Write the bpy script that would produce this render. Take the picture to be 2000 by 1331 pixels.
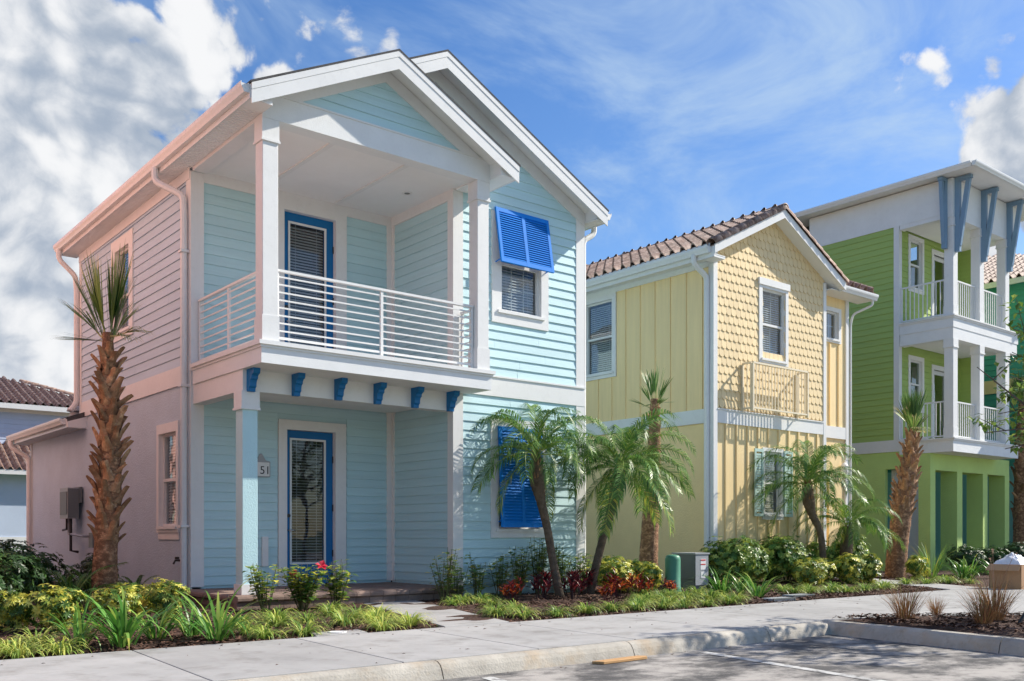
import bpy, bmesh, math, random
from math import sin, cos, pi, radians, sqrt
from mathutils import Vector, Matrix, noise as mnoise

for o in list(bpy.data.objects):
    bpy.data.objects.remove(o, do_unlink=True)
scene = bpy.context.scene
COL = scene.collection
random.seed(7)

# ------------------------------------------------------------------ camera
cam_d = bpy.data.cameras.new('camera')
cam = bpy.data.objects.new('camera', cam_d)
COL.objects.link(cam)
cam.location = (0, 0, 1.08)
VIEW = math.atan2(2300, 1881)                 # angle of the view axis from the row of facades
cam.rotation_euler = (pi / 2, 0, VIEW - pi / 2)
cam_d.sensor_width = 36.0
cam_d.lens = 1881 / 2000 * 36.0
cam_d.shift_y = (1045 - 665.5) / 2000
cam_d.clip_start = 0.05
cam_d.clip_end = 3000
scene.camera = cam
scene.cycles.max_bounces = 7
scene.cycles.diffuse_bounces = 4
scene.cycles.glossy_bounces = 3
scene.cycles.transparent_max_bounces = 8

# ------------------------------------------------------------------ sun, sky, exposure
SUN = Vector((2.76, -1.0, 2.3)).normalized()
SUN_EL = math.asin(SUN.z)
SUN_AZ = math.atan2(SUN.x, SUN.y)             # clockwise from +Y
sd = bpy.data.lights.new('sun', 'SUN')
sd.energy = 2.65
sd.angle = radians(0.55)
sd.color = (1.0, 0.93, 0.82)
so = bpy.data.objects.new('sun', sd)
COL.objects.link(so)
so.location = (30, -10, 30)
so.rotation_euler = (-SUN).to_track_quat('-Z', 'Y').to_euler()

vs = scene.view_settings
vs.view_transform = 'Standard'
vs.look = 'None'
vs.exposure = 1.43
vs.gamma = 1.0
vs.use_curve_mapping = False

world = bpy.data.worlds.new('World')
scene.world = world
world.use_nodes = True
world.cycles.sampling_method = 'MANUAL'
world.cycles.sample_map_resolution = 512
wn = world.node_tree
wn.nodes.clear()


def N(tree, t, **kw):
    n = tree.nodes.new(t)
    for k, v in kw.items():
        if k.startswith('i_'):
            key = k[2:]
            n.inputs[int(key) if key.isdigit() else key].default_value = v
        else:
            setattr(n, k, v)
    return n


def build_sky():
    L = wn.links.new
    out = N(wn, 'ShaderNodeOutputWorld')
    bg = N(wn, 'ShaderNodeBackground')
    bg.inputs[1].default_value = 0.15
    L(bg.outputs[0], out.inputs[0])
    sky = N(wn, 'ShaderNodeTexSky', sky_type='NISHITA', sun_disc=False)
    sky.sun_elevation = SUN_EL
    sky.sun_rotation = SUN_AZ
    sky.air_density = 1.0
    sky.dust_density = 0.5
    sky.ozone_density = 2.0
    tc = N(wn, 'ShaderNodeTexCoord')
    # a deeper, polarised blue
    hs = N(wn, 'ShaderNodeHueSaturation')
    hs.inputs['Hue'].default_value = 0.508
    hs.inputs['Saturation'].default_value = 1.28
    hs.inputs['Value'].default_value = 0.42
    L(sky.outputs[0], hs.inputs['Color'])

    def fbm(vec, scale, detail=8, rough=0.55, dist=0.0):
        n = N(wn, 'ShaderNodeTexNoise')
        n.inputs['Scale'].default_value = scale
        n.inputs['Detail'].default_value = detail
        n.inputs['Roughness'].default_value = rough
        n.inputs['Distortion'].default_value = dist
        L(vec, n.inputs['Vector'])
        return n.outputs[0]

    def M(op, a, b=None, c=None, clamp=False):
        n = N(wn, 'ShaderNodeMath', operation=op, use_clamp=clamp)
        for i, x in enumerate((a, b, c)):
            if x is None:
                continue
            if isinstance(x, (int, float)):
                n.inputs[i].default_value = x
            else:
                L(x, n.inputs[i])
        return n.outputs[0]

    def smooth(x, lo, hi):
        n = N(wn, 'ShaderNodeMapRange', interpolation_type='SMOOTHSTEP')
        n.inputs[1].default_value = lo
        n.inputs[2].default_value = hi
        L(x, n.inputs[0])
        return n.outputs[0]

    d = tc.outputs['Generated']
    # cumulus banks: (direction, angular radius, weight)
    banks = CLOUDS
    mask = None
    for (dx, dy, dz), r, w in banks:
        v = Vector((dx, dy, dz)).normalized()
        dp = N(wn, 'ShaderNodeVectorMath', operation='DOT_PRODUCT')
        L(d, dp.inputs[0])
        dp.inputs[1].default_value = v
        s = M('MULTIPLY', smooth(dp.outputs['Value'], cos(radians(r * 1.5)), cos(radians(r * 0.35))), w)
        mask = s if mask is None else M('MAXIMUM', mask, s)
    wz = N(wn, 'ShaderNodeTexNoise')
    wz.inputs['Scale'].default_value = 5.0
    wz.inputs['Detail'].default_value = 3
    L(d, wz.inputs['Vector'])
    wv = N(wn, 'ShaderNodeVectorMath', operation='MULTIPLY_ADD')
    L(wz.outputs['Color'], wv.inputs[0])
    wv.inputs[1].default_value = (0.10, 0.10, 0.10)
    L(d, wv.inputs[2])
    off = N(wn, 'ShaderNodeVectorMath', operation='ADD')
    off.inputs[1].default_value = tuple(SUN * 0.022)
    L(wv.outputs[0], off.inputs[0])
    # fair weather clouds all round the sky, extra cover added for ambient fill
    gen = fbm(d, 1.9, 2, 0.5)
    mask = M('MAXIMUM', mask, M('MULTIPLY', smooth(gen, 0.56, 0.70), 0.92))

    def density(vec, det):
        v = N(wn, 'ShaderNodeTexVoronoi', feature='F1')
        v.inputs['Scale'].default_value = 10.0
        v.inputs['Detail'].default_value = det
        v.inputs['Roughness'].default_value = 0.55
        v.inputs['Lacunarity'].default_value = 2.3
        L(vec, v.inputs['Vector'])
        n = fbm(vec, 9.0, det + 5, 0.63)
        return M('ADD', M('MULTIPLY', v.outputs['Distance'], -0.75), M('MULTIPLY', M('SUBTRACT', n, 0.5), 1.15))

    d0 = density(wv.outputs[0], 2)
    d1 = density(off.outputs[0], 2)
    dens = M('ADD', mask, d0)
    alpha = smooth(dens, 0.04, 0.20)
    low = fbm(wv.outputs[0], 4.0, 2, 0.5)
    shade = smooth(M('ADD', M('ADD', M('MULTIPLY', M('SUBTRACT', d0, d1), 1.6), d0), M('MULTIPLY', M('SUBTRACT', low, 0.5), 1.2)), -1.6, -0.02)
    cr = N(wn, 'ShaderNodeValToRGB')
    cr.color_ramp.elements[0].color = (0.95, 1.13, 1.4, 1)
    cr.color_ramp.elements[1].color = (2.3, 2.32, 2.36, 1)
    L(shade, cr.inputs[0])
    # high thin cirrus, stretched
    mp = N(wn, 'ShaderNodeMapping')
    mp.inputs['Scale'].default_value = (1.0, 2.4, 4.2)
    mp.inputs['Rotation'].default_value = (0.35, 0.5, 0.2)
    L(d, mp.inputs['Vector'])
    ci = fbm(mp.outputs[0], 2.2, 6, 0.62, 0.6)
    cia = M('MULTIPLY', smooth(ci, 0.40, 0.78), 0.72)
    mx0 = N(wn, 'ShaderNodeMixRGB')
    L(cia, mx0.inputs[0])
    L(hs.outputs[0], mx0.inputs[1])
    mx0.inputs[2].default_value = (1.35, 1.75, 2.2, 1)
    mx1 = N(wn, 'ShaderNodeMixRGB')
    L(alpha, mx1.inputs[0])
    L(mx0.outputs[0], mx1.inputs[1])
    L(cr.outputs[0], mx1.inputs[2])
    L(mx1.outputs[0], bg.inputs[0])


def view_dir(u, v):
    s = (u - 1000) / 1881
    f = (cos(VIEW), sin(VIEW))
    return (f[0] + sin(VIEW) * s, f[1] - cos(VIEW) * s, (1045 - v) / 1881)


CLOUDS = [(view_dir(10, 160), 4.5, 1.1), (view_dir(140, 190), 5.5, 1.2), (view_dir(60, 330), 7.5, 1.35),
          (view_dir(250, 260), 4.4, 1.2), (view_dir(190, 360), 6.0, 1.3), (view_dir(30, 500), 7.5, 1.15),
          (view_dir(80, 640), 8.5, 1.0), (view_dir(385, 140), 2.2, 0.85), (view_dir(425, 190), 2.4, 0.85),
          (view_dir(565, 125), 2.0, 0.85), (view_dir(690, 105), 2.0, 0.72),
          (view_dir(1815, 150), 1.9, 0.66), (view_dir(1995, 120), 2.2, 0.9), (view_dir(1960, 230), 2.8, 1.0),
          (view_dir(2060, 300), 4.8, 1.3), (view_dir(1985, 480), 4.2, 1.1), (view_dir(1995, 350), 2.8, 1.0)]
build_sky()

# ------------------------------------------------------------------ materials
MATS = {}


def pmat(name, col, rough=0.6, bump=0.0, bscale=60.0, var=0.06, vscale=1.5, spec=0.4, stretch=None,
         objvar=0.0, dirt=0.0, metallic=0.0, detail=2.0, bdist=0.01, col2=None, c2scale=3.0, c2lo=0.45, c2hi=0.6):
    m = bpy.data.materials.new(name)
    m.use_nodes = True
    t = m.node_tree
    L = t.links.new
    b = t.nodes['Principled BSDF']
    b.inputs['Roughness'].default_value = rough
    b.inputs['Metallic'].default_value = metallic
    b.inputs['Specular IOR Level'].default_value = spec
    g = N(t, 'ShaderNodeNewGeometry')
    pos = g.outputs['Position']
    if stretch:
        mp = N(t, 'ShaderNodeMapping')
        mp.inputs['Scale'].default_value = stretch
        L(pos, mp.inputs[0])
        spos = mp.outputs[0]
    else:
        spos = pos
    n1 = N(t, 'ShaderNodeTexNoise')
    n1.inputs['Scale'].default_value = vscale
    n1.inputs['Detail'].default_value = 4
    n1.inputs['Roughness'].default_value = 0.65
    L(spos, n1.inputs['Vector'])
    mr = N(t, 'ShaderNodeMapRange')
    mr.inputs[1].default_value = 0.3
    mr.inputs[2].default_value = 0.7
    mr.inputs[3].default_value = 1 - var
    mr.inputs[4].default_value = 1 + var
    L(n1.outputs[0], mr.inputs[0])
    val = mr.outputs[0]
    if objvar:
        oi = N(t, 'ShaderNodeObjectInfo')
        m2 = N(t, 'ShaderNodeMapRange')
        m2.inputs[3].default_value = 1 - objvar
        m2.inputs[4].default_value = 1 + objvar
        L(oi.outputs['Random'], m2.inputs[0])
        mm = N(t, 'ShaderNodeMath', operation='MULTIPLY')
        L(val, mm.inputs[0])
        L(m2.outputs[0], mm.inputs[1])
        val = mm.outputs[0]
    base = N(t, 'ShaderNodeRGB')
    base.outputs[0].default_value = (*col, 1)
    csock = base.outputs[0]
    if col2:
        n3 = N(t, 'ShaderNodeTexNoise')
        n3.inputs['Scale'].default_value = c2scale
        n3.inputs['Detail'].default_value = 4
        n3.inputs['Roughness'].default_value = 0.7
        L(spos, n3.inputs['Vector'])
        m3 = N(t, 'ShaderNodeMapRange')
        m3.inputs[1].default_value = c2lo
        m3.inputs[2].default_value = c2hi
        L(n3.outputs[0], m3.inputs[0])
        mx3 = N(t, 'ShaderNodeMixRGB')
        L(m3.outputs[0], mx3.inputs[0])
        L(csock, mx3.inputs[1])
        mx3.inputs[2].default_value = (*col2, 1)
        csock = mx3.outputs[0]
    hsv = N(t, 'ShaderNodeHueSaturation')
    L(csock, hsv.inputs['Color'])
    L(val, hsv.inputs['Value'])
    csock = hsv.outputs[0]
    if dirt:
        n4 = N(t, 'ShaderNodeTexNoise')
        n4.inputs['Scale'].default_value = 9.0
        n4.inputs['Detail'].default_value = 4
        n4.inputs['Roughness'].default_value = 0.75
        L(pos, n4.inputs['Vector'])
        m4 = N(t, 'ShaderNodeMapRange')
        m4.inputs[1].default_value = 0.52
        m4.inputs[2].default_value = 0.78
        m4.inputs[4].default_value = dirt
        L(n4.outputs[0], m4.inputs[0])
        mx4 = N(t, 'ShaderNodeMixRGB')
        L(m4.outputs[0], mx4.inputs[0])
        L(csock, mx4.inputs[1])
        mx4.inputs[2].default_value = (0.2, 0.17, 0.13, 1)
        csock = mx4.outputs[0]
    L(csock, b.inputs['Base Color'])
    if bump:
        n2 = N(t, 'ShaderNodeTexNoise')
        n2.inputs['Scale'].default_value = bscale
        n2.inputs['Detail'].default_value = detail
        L(spos, n2.inputs['Vector'])
        bp = N(t, 'ShaderNodeBump')
        bp.inputs['Strength'].default_value = bump
        bp.inputs['Distance'].default_value = bdist
        L(n2.outputs[0], bp.inputs['Height'])
        L(bp.outputs[0], b.inputs['Normal'])
    MATS[name] = m
    return m


def leafmat(name, cols, rough=0.45, trans=0.3, objvar=0.12):
    """leaf material: colour ramp over the per-face 'tint' attribute"""
    m = bpy.data.materials.new(name)
    m.use_nodes = True
    t = m.node_tree
    L = t.links.new
    b = t.nodes['Principled BSDF']
    b.inputs['Roughness'].default_value = rough
    b.inputs['Specular IOR Level'].default_value = 0.35
    at = N(t, 'ShaderNodeAttribute', attribute_name='tint')
    cr = N(t, 'ShaderNodeValToRGB')
    els = cr.color_ramp.elements
    while len(els) < len(cols):
        els.new(0.5)
    for i, c in enumerate(cols):
        els[i].position = i / (len(cols) - 1)
        els[i].color = (*c, 1)
    L(at.outputs['Fac'], cr.inputs[0])
    oi = N(t, 'ShaderNodeObjectInfo')
    mr = N(t, 'ShaderNodeMapRange')
    mr.inputs[3].default_value = 1 - objvar
    mr.inputs[4].default_value = 1 + objvar
    L(oi.outputs['Random'], mr.inputs[0])
    hs = N(t, 'ShaderNodeHueSaturation')
    L(cr.outputs[0], hs.inputs['Color'])
    L(mr.outputs[0], hs.inputs['Value'])
    L(hs.outputs[0], b.inputs['Base Color'])
    tr = N(t, 'ShaderNodeBsdfTranslucent')
    L(hs.outputs[0], tr.inputs['Color'])
    mx = N(t, 'ShaderNodeMixShader')
    mx.inputs[0].default_value = trans
    out = t.nodes['Material Output']
    L(b.outputs[0], mx.inputs[1])
    L(tr.outputs[0], mx.inputs[2])
    L(mx.outputs[0], out.inputs['Surface'])
    MATS[name] = m
    return m


def glassmat(name, tint=(0.75, 0.8, 0.8), ior=1.7):
    m = bpy.data.materials.new(name)
    m.use_nodes = True
    t = m.node_tree
    t.nodes.clear()
    L = t.links.new
    out = N(t, 'ShaderNodeOutputMaterial')
    mx = N(t, 'ShaderNodeMixShader')
    tr = N(t, 'ShaderNodeBsdfTransparent')
    tr.inputs[0].default_value = (*tint, 1)
    gl = N(t, 'ShaderNodeBsdfGlossy')
    gl.inputs['Roughness'].default_value = 0.02
    gl.inputs[0].default_value = (0.95, 0.97, 1, 1)
    fr = N(t, 'ShaderNodeFresnel')
    fr.inputs[0].default_value = ior
    g = N(t, 'ShaderNodeNewGeometry')
    nz = N(t, 'ShaderNodeTexNoise')
    nz.inputs['Scale'].default_value = 2.2
    L(g.outputs['Position'], nz.inputs['Vector'])
    bp = N(t, 'ShaderNodeBump')
    bp.inputs['Strength'].default_value = 0.10
    bp.inputs['Distance'].default_value = 0.02
    L(nz.outputs[0], bp.inputs['Height'])
    L(bp.outputs[0], gl.inputs['Normal'])
    inv = N(t, 'ShaderNodeMath', operation='SUBTRACT')
    inv.inputs[0].default_value = 1.0
    L(g.outputs['Backfacing'], inv.inputs[1])
    mul = N(t, 'ShaderNodeMath', operation='MULTIPLY')
    L(fr.outputs[0], mul.inputs[0])
    L(inv.outputs[0], mul.inputs[1])
    L(mul.outputs[0], mx.inputs[0])
    L(tr.outputs[0], mx.inputs[1])
    L(gl.outputs[0], mx.inputs[2])
    L(mx.outputs[0], out.inputs['Surface'])
    MATS[name] = m
    return m


WOOD = (0.6, 0.6, 14.0)
pmat('white', (0.74, 0.74, 0.73), 0.55, 0.15, 45, 0.03, 2.0, dirt=0.10)
pmat('white_vert', (0.74, 0.74, 0.73), 0.55, 0.2, 30, 0.03, 2.0, stretch=(6, 6, 0.5), dirt=0.08)
pmat('white_stucco', (0.76, 0.77, 0.77), 0.8, 0.35, 75, 0.04, 2.0, bdist=0.014, dirt=0.06)
pmat('soffit', (0.80, 0.80, 0.79), 0.7, 0.05, 30, 0.03)
pmat('gutter', (0.74, 0.74, 0.73), 0.35, 0, 1, 0.03, dirt=0.12)
pmat('aqua', (0.49, 0.69, 0.73), 0.6, 0.28, 22, 0.05, 1.2, stretch=WOOD, objvar=0.035, dirt=0.04)
pmat('aqua_stucco', (0.50, 0.71, 0.75), 0.85, 0.4, 70, 0.05, 1.5, bdist=0.018)
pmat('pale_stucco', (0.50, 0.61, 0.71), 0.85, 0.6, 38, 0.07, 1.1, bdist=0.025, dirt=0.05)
pmat('aqua_shade_siding', (0.50, 0.63, 0.74), 0.6, 0.28, 22, 0.05, 1.2, stretch=WOOD, objvar=0.03, dirt=0.05)  # same aqua paint, the shaded side's mauve cast put into its colour
pmat('door_blue', (0.004, 0.14, 0.37), 0.45, 0.08, 60, 0.05, 2.0, spec=0.3)
pmat('shutter_blue', (0.004, 0.20, 0.68), 0.65, 0.06, 60, 0.06, 2.0, spec=0.2, dirt=0.06)
pmat('yellow', (0.87, 0.665, 0.35), 0.65, 0.25, 22, 0.05, 1.2, stretch=(8, 8, 0.6), objvar=0.03, dirt=0.04)
pmat('yellow_stucco', (0.90, 0.69, 0.36), 0.85, 0.55, 38, 0.05, 1.2, bdist=0.02)
pmat('shingle_yellow', (0.78, 0.61, 0.35), 0.7, 0.3, 30, 0.05, 3.0, objvar=0.07, stretch=(6, 6, 1))
pmat('green', (0.35, 0.48, 0.13), 0.6, 0.25, 22, 0.05, 1.2, stretch=WOOD, objvar=0.03)
pmat('green_stucco', (0.50, 0.67, 0.22), 0.85, 0.55, 38, 0.06, 1.2, bdist=0.02)
pmat('teal', (0.07, 0.36, 0.29), 0.6, 0.25, 22, 0.05, 1.2, stretch=WOOD, objvar=0.03)
pmat('teal_light', (0.25, 0.55, 0.52), 0.85, 0.4, 38, 0.05)
pmat('cream', (0.80, 0.70, 0.52), 0.6, 0, 1, 0.03)
pmat('slate_blue', (0.19, 0.30, 0.42), 0.55, 0.1, 40, 0.05)
pmat('sage', (0.48, 0.64, 0.58), 0.5, 0.05, 40, 0.04)
pmat('coral', (0.86, 0.46, 0.37), 0.8, 0.3, 38, 0.04, 1.2)
pmat('lavender', (0.50, 0.58, 0.72), 0.75, 0.3, 30, 0.05, 1.0)
pmat('tile', (0.215, 0.125, 0.092), 0.65, 0.4, 40, 0.25, 6.0, objvar=0.28, col2=(0.40, 0.285, 0.23), c2scale=7.0,
     c2lo=0.42, c2hi=0.62, bdist=0.01)
pmat('roof_shingle', (0.07, 0.068, 0.07), 0.9, 0.5, 60, 0.3, 8.0)
pmat('metal_dark', (0.03, 0.03, 0.032), 0.45, 0, 1, 0.05)
pmat('steel', (0.6, 0.6, 0.6), 0.25, 0, 1, 0.04, metallic=1.0)
pmat('grey_box', (0.15, 0.165, 0.165), 0.5, 0.05, 60, 0.06)
pmat('grey_light', (0.33, 0.35, 0.37), 0.45, 0.05, 60, 0.06)
pmat('blind', (0.75, 0.74, 0.76), 0.6, 0, 1, 0.03)
pmat('interior', (0.16, 0.15, 0.145), 0.9, 0, 1, 0.05)
pmat('concrete', (0.36, 0.355, 0.345), 0.85, 0.3, 90, 0.14, 1.1, objvar=0.06, dirt=0.28, col2=(0.235, 0.225, 0.21), c2scale=2.1, c2lo=0.52, c2hi=0.74, bdist=0.006, detail=4)
pmat('kerb', (0.43, 0.40, 0.345), 0.85, 0.5, 50, 0.2, 2.2, objvar=0.05, dirt=0.55, bdist=0.012, detail=4,
     col2=(0.43, 0.34, 0.24), c2scale=2.0, c2lo=0.5, c2hi=0.72)
pmat('paver', (0.235, 0.165, 0.135), 0.85, 0.45, 40, 0.2, 5.0, objvar=0.18, dirt=0.2)
pmat('mulch', (0.060, 0.030, 0.020), 0.95, 1.0, 28, 0.45, 9.0, bdist=0.05, detail=4,
     col2=(0.12, 0.065, 0.045), c2scale=14, c2lo=0.5, c2hi=0.65)
pmat('chip', (0.115, 0.058, 0.038), 0.9, 0, 1, 0.5, 22.0)
pmat('grass_field', (0.06, 0.10, 0.03), 0.9, 0.6, 12, 0.3, 1.5)
pmat('plank', (0.52, 0.30, 0.13), 0.8, 0.35, 18, 0.2, 3.0, stretch=(1, 14, 14))
pmat('cardboard', (0.40, 0.24, 0.135), 0.85, 0.15, 30, 0.08, 3.0)
pmat('plastic_white', (0.72, 0.73, 0.80), 0.35, 0.4, 12, 0.06, 4.0)
pmat('pedestal_green', (0.075, 0.26, 0.165), 0.45, 0.05, 40, 0.08, 3.0, dirt=0.12)
pmat('line_paint', (0.50, 0.50, 0.48), 0.85, 0.3, 60, 0.2, 5.0, dirt=0.6, col2=(0.16, 0.155, 0.15), c2scale=6, c2lo=0.52, c2hi=0.62)
pmat('red_print', (0.55, 0.03, 0.03), 0.6, 0, 1, 0.02)
pmat('trunk', (0.25, 0.13, 0.07), 0.9, 0.9, 16, 0.35, 5.0, stretch=(2.2, 2.2, 3.0), bdist=0.04, detail=4,
     col2=(0.46, 0.27, 0.15), c2scale=5, c2lo=0.48, c2hi=0.66)
pmat('boot', (0.30, 0.165, 0.085), 0.9, 0.7, 30, 0.35, 9.0, objvar=0.3, bdist=0.02, col2=(0.50, 0.33, 0.19),
     c2scale=8, c2lo=0.5, c2hi=0.68)
pmat('slim_trunk', (0.15, 0.11, 0.075), 0.95, 0.9, 60, 0.35, 12.0, bdist=0.02, detail=4)
pmat('bark', (0.14, 0.105, 0.08), 0.9, 0.7, 30, 0.25, 6.0)
pmat('stem', (0.13, 0.14, 0.05), 0.8, 0, 1, 0.2, 6.0)
glassmat('glass', (0.82, 0.85, 0.85), 2.0)
glassmat('glass_door', (0.80, 0.82, 0.82), 1.55)


def asphalt():
    m = pmat('asphalt', (0.085, 0.082, 0.08), 0.9, 0.8, 140, 0.2, 3.0, bdist=0.008, detail=4)
    t = m.node_tree
    L = t.links.new
    b = t.nodes['Principled BSDF']
    old = b.inputs['Base Color'].links[0].from_socket
    g = N(t, 'ShaderNodeNewGeometry')
    mp = N(t, 'ShaderNodeMapping')
    mp.inputs['Scale'].default_value = (0.9, 1.3, 1)
    mp.inputs['Rotation'].default_value = (0, 0, 0.5)
    L(g.outputs['Position'], mp.inputs[0])
    n = N(t, 'ShaderNodeTexNoise')
    n.inputs['Scale'].default_value = 1.5
    n.inputs['Detail'].default_value = 7
    n.inputs['Roughness'].default_value = 0.72
    L(mp.outputs[0], n.inputs['Vector'])
    mr = N(t, 'ShaderNodeMapRange', interpolation_type='SMOOTHSTEP')
    mr.inputs[1].default_value = 0.38
    mr.inputs[2].default_value = 0.62
    mr.inputs[4].default_value = 0.85
    L(n.outputs[0], mr.inputs[0])
    mx = N(t, 'ShaderNodeMixRGB')
    L(mr.outputs[0], mx.inputs[0])
    L(old, mx.inputs[1])
    mx.inputs[2].default_value = (0.47, 0.44, 0.40, 1)          # pale building dust
    L(mx.outputs[0], b.inputs['Base Color'])


asphalt()

# ------------------------------------------------------------------ mesh helpers
BASE = {}


class MB:
    def __init__(self):
        self.v, self.f, self.t = [], [], []

    def add(self, vs, fs, tint=None):
        o = len(self.v)
        self.v.extend(vs)
        for f in fs:
            self.f.append(tuple(i + o for i in f))
            self.t.append(0.5 if tint is None else tint)
        return self

    def box(self, x0, x1, y0, y1, z0, z1):
        vs = [(x, y, z) for z in (z0, z1) for y in (y0, y1) for x in (x0, x1)]
        return self.add(vs, [(0, 2, 3, 1), (4, 5, 7, 6), (0, 1, 5, 4), (2, 6, 7, 3), (0, 4, 6, 2), (1, 3, 7, 5)])

    def prism(self, pts, axis, c0, c1):
        n = len(pts)
        def P(p, c):
            return {'x': (c, p[0], p[1]), 'y': (p[0], c, p[1]), 'z': (p[0], p[1], c)}[axis]
        vs = [P(p, c0) for p in pts] + [P(p, c1) for p in pts]
        fs = [tuple(range(n)), tuple(range(2 * n - 1, n - 1, -1))]
        fs += [(i, (i + 1) % n, (i + 1) % n + n, i + n) for i in range(n)]
        return self.add(vs, fs)

    def hexa(self, q0, q1):
        """solid between two quads (matching order)"""
        return self.add(list(q0) + list(q1), [(0, 1, 2, 3), (7, 6, 5, 4), (0, 4, 5, 1), (1, 5, 6, 2), (2, 6, 7, 3), (3, 7, 4, 0)])

    def tube(self, pts, rads, n=10, cap=True, sq=False, tint=None):
        pts = [Vector(p) for p in pts]
        if not isinstance(rads, (list, tuple)):
            rads = [rads] * len(pts)
        o = len(self.v)
        up = None
        for i, p in enumerate(pts):
            d = (pts[min(i + 1, len(pts) - 1)] - pts[max(i - 1, 0)]).normalized()
            if up is None:
                a = Vector((0, 0, 1)) if abs(d.z) < 0.9 else Vector((0, 1, 0))
                up = (a - d * a.dot(d)).normalized()
            up = (up - d * up.dot(d)).normalized()
            si = d.cross(up)
            for k in range(n):
                an = 2 * pi * k / n + (pi / 4 if sq else 0)
                self.v.append(tuple(p + (up * cos(an) + si * sin(an)) * rads[i]))
        tt = 0.5 if tint is None else tint
        for i in range(len(pts) - 1):
            for k in range(n):
                self.f.append((o + i * n + k, o + i * n + (k + 1) % n, o + (i + 1) * n + (k + 1) % n, o + (i + 1) * n + k))
                self.t.append(tt)
        if cap:
            self.f.append(tuple(o + k for k in range(n - 1, -1, -1)))
            self.t.append(tt)
            e = o + (len(pts) - 1) * n
            self.f.append(tuple(e + k for k in range(n)))
            self.t.append(tt)
        return self

    def lathe(self, prof, cx, cy, n=20):
        o = len(self.v)
        for r, z in prof:
            for k in range(n):
                a = 2 * pi * k / n
                self.v.append((cx + r * cos(a), cy + r * sin(a), z))
        for i in range(len(prof) - 1):
            for k in range(n):
                self.f.append((o + i * n + k, o + i * n + (k + 1) % n, o + (i + 1) * n + (k + 1) % n, o + (i + 1) * n + k))
                self.t.append(0.5)
        self.f.append(tuple(o + k for k in range(n)))
        self.t.append(0.5)
        e = o + (len(prof) - 1) * n
        self.f.append(tuple(e + k for k in range(n)))
        self.t.append(0.5)
        return self

    def xf(self, fn):
        self.v = [tuple(fn(p)) for p in self.v]
        return self

    def mesh(self, name, off=(0, 0, 0), recalc=True, smooth=False, tint=False):
        me = bpy.data.meshes.new(name)
        ox, oy, oz = off
        me.from_pydata([(x - ox, y - oy, z - oz) for x, y, z in self.v], [], self.f)
        if tint:
            a = me.attributes.new('tint', 'FLOAT', 'FACE')
            a.data.foreach_set('value', self.t)
        if recalc:
            bm = bmesh.new()
            bm.from_mesh(me)
            bmesh.ops.recalc_face_normals(bm, faces=bm.faces)
            bm.to_mesh(me)
            bm.free()
        if smooth:
            me.polygons.foreach_set('use_smooth', [True] * len(me.polygons))
        me.update()
        return me


def tag(o, label=None, cat=None, group=None, kind=None):
    if label:
        o['label'] = label
    if cat:
        o['category'] = cat
    if group:
        o['group'] = group
    if kind:
        o['kind'] = kind
    return o


def thing(name, label, cat, loc=(0, 0, 0), group=None):
    o = bpy.data.objects.new(name, None)
    o.empty_display_size = 0.3
    COL.objects.link(o)
    o.location = loc
    BASE[o.name] = tuple(loc)
    return tag(o, label, cat, group)


def link_mesh(name, me, mat, parent=None, loc=None):
    o = bpy.data.objects.new(name, me)
    COL.objects.link(o)
    if mat and not me.materials:
        me.materials.append(MATS[mat])
    if parent:
        o.parent = parent
    if loc is not None:
        o.location = loc
    BASE[o.name] = BASE.get(parent.name, (0, 0, 0)) if parent else (0, 0, 0)
    return o


def part(name, mb, mat, parent=None, smooth=False, recalc=True, tint=False, label=None, kind=None):
    off = BASE.get(parent.name, (0, 0, 0)) if parent else (0, 0, 0)
    me = mb.mesh(name, off, recalc, smooth, tint)
    o = link_mesh(name, me, mat, parent)
    return tag(o, label, None, None, kind)


def struct(name, mb, mat, kind='structure', label=None, **k):
    o = part(name, mb, mat, None, **k)
    return tag(o, label, None, None, kind)


def bevelled(o, w=0.01, seg=2):
    bm = bmesh.new()
    bm.from_mesh(o.data)
    bmesh.ops.bevel(bm, geom=[e for e in bm.edges], offset=w, segments=seg, affect='EDGES', profile=0.6)
    bm.to_mesh(o.data)
    bm.free()
    return o


# wall coordinates: 'F' faces -Y (the street), 'L' faces -X, 'R' faces +X, 'B' faces +Y
def mp(kind, plane, a, z, n):
    if kind == 'F':
        return (a, plane - n, z)
    if kind == 'L':
        return (plane - n, a, z)
    if kind == 'R':
        return (plane + n, a, z)
    return (a, plane + n, z)


def wbox(mb, kind, plane, a0, a1, z0, z1, n0, n1):
    q = [mp(kind, plane, a, z, n0) for a, z in ((a0, z0), (a1, z0), (a1, z1), (a0, z1))]
    r = [mp(kind, plane, a, z, n1) for a, z in ((a0, z0), (a1, z0), (a1, z1), (a0, z1))]
    return mb.hexa(q, r)


def wpoly(mb, kind, plane, pts, n0, n1):
    n = len(pts)
    vs = [mp(kind, plane, a, z, n0) for a, z in pts] + [mp(kind, plane, a, z, n1) for a, z in pts]
    fs = [tuple(range(n)), tuple(range(2 * n - 1, n - 1, -1))]
    fs += [(i, (i + 1) % n, (i + 1) % n + n, i + n) for i in range(n)]
    return mb.add(vs, fs)


def wb(name, parent, mat, kind, plane, a0, a1, z0, z1, n0, n1, **k):
    return part(name, wbox(MB(), kind, plane, a0, a1, z0, z1, n0, n1), mat, parent, **k)


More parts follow.
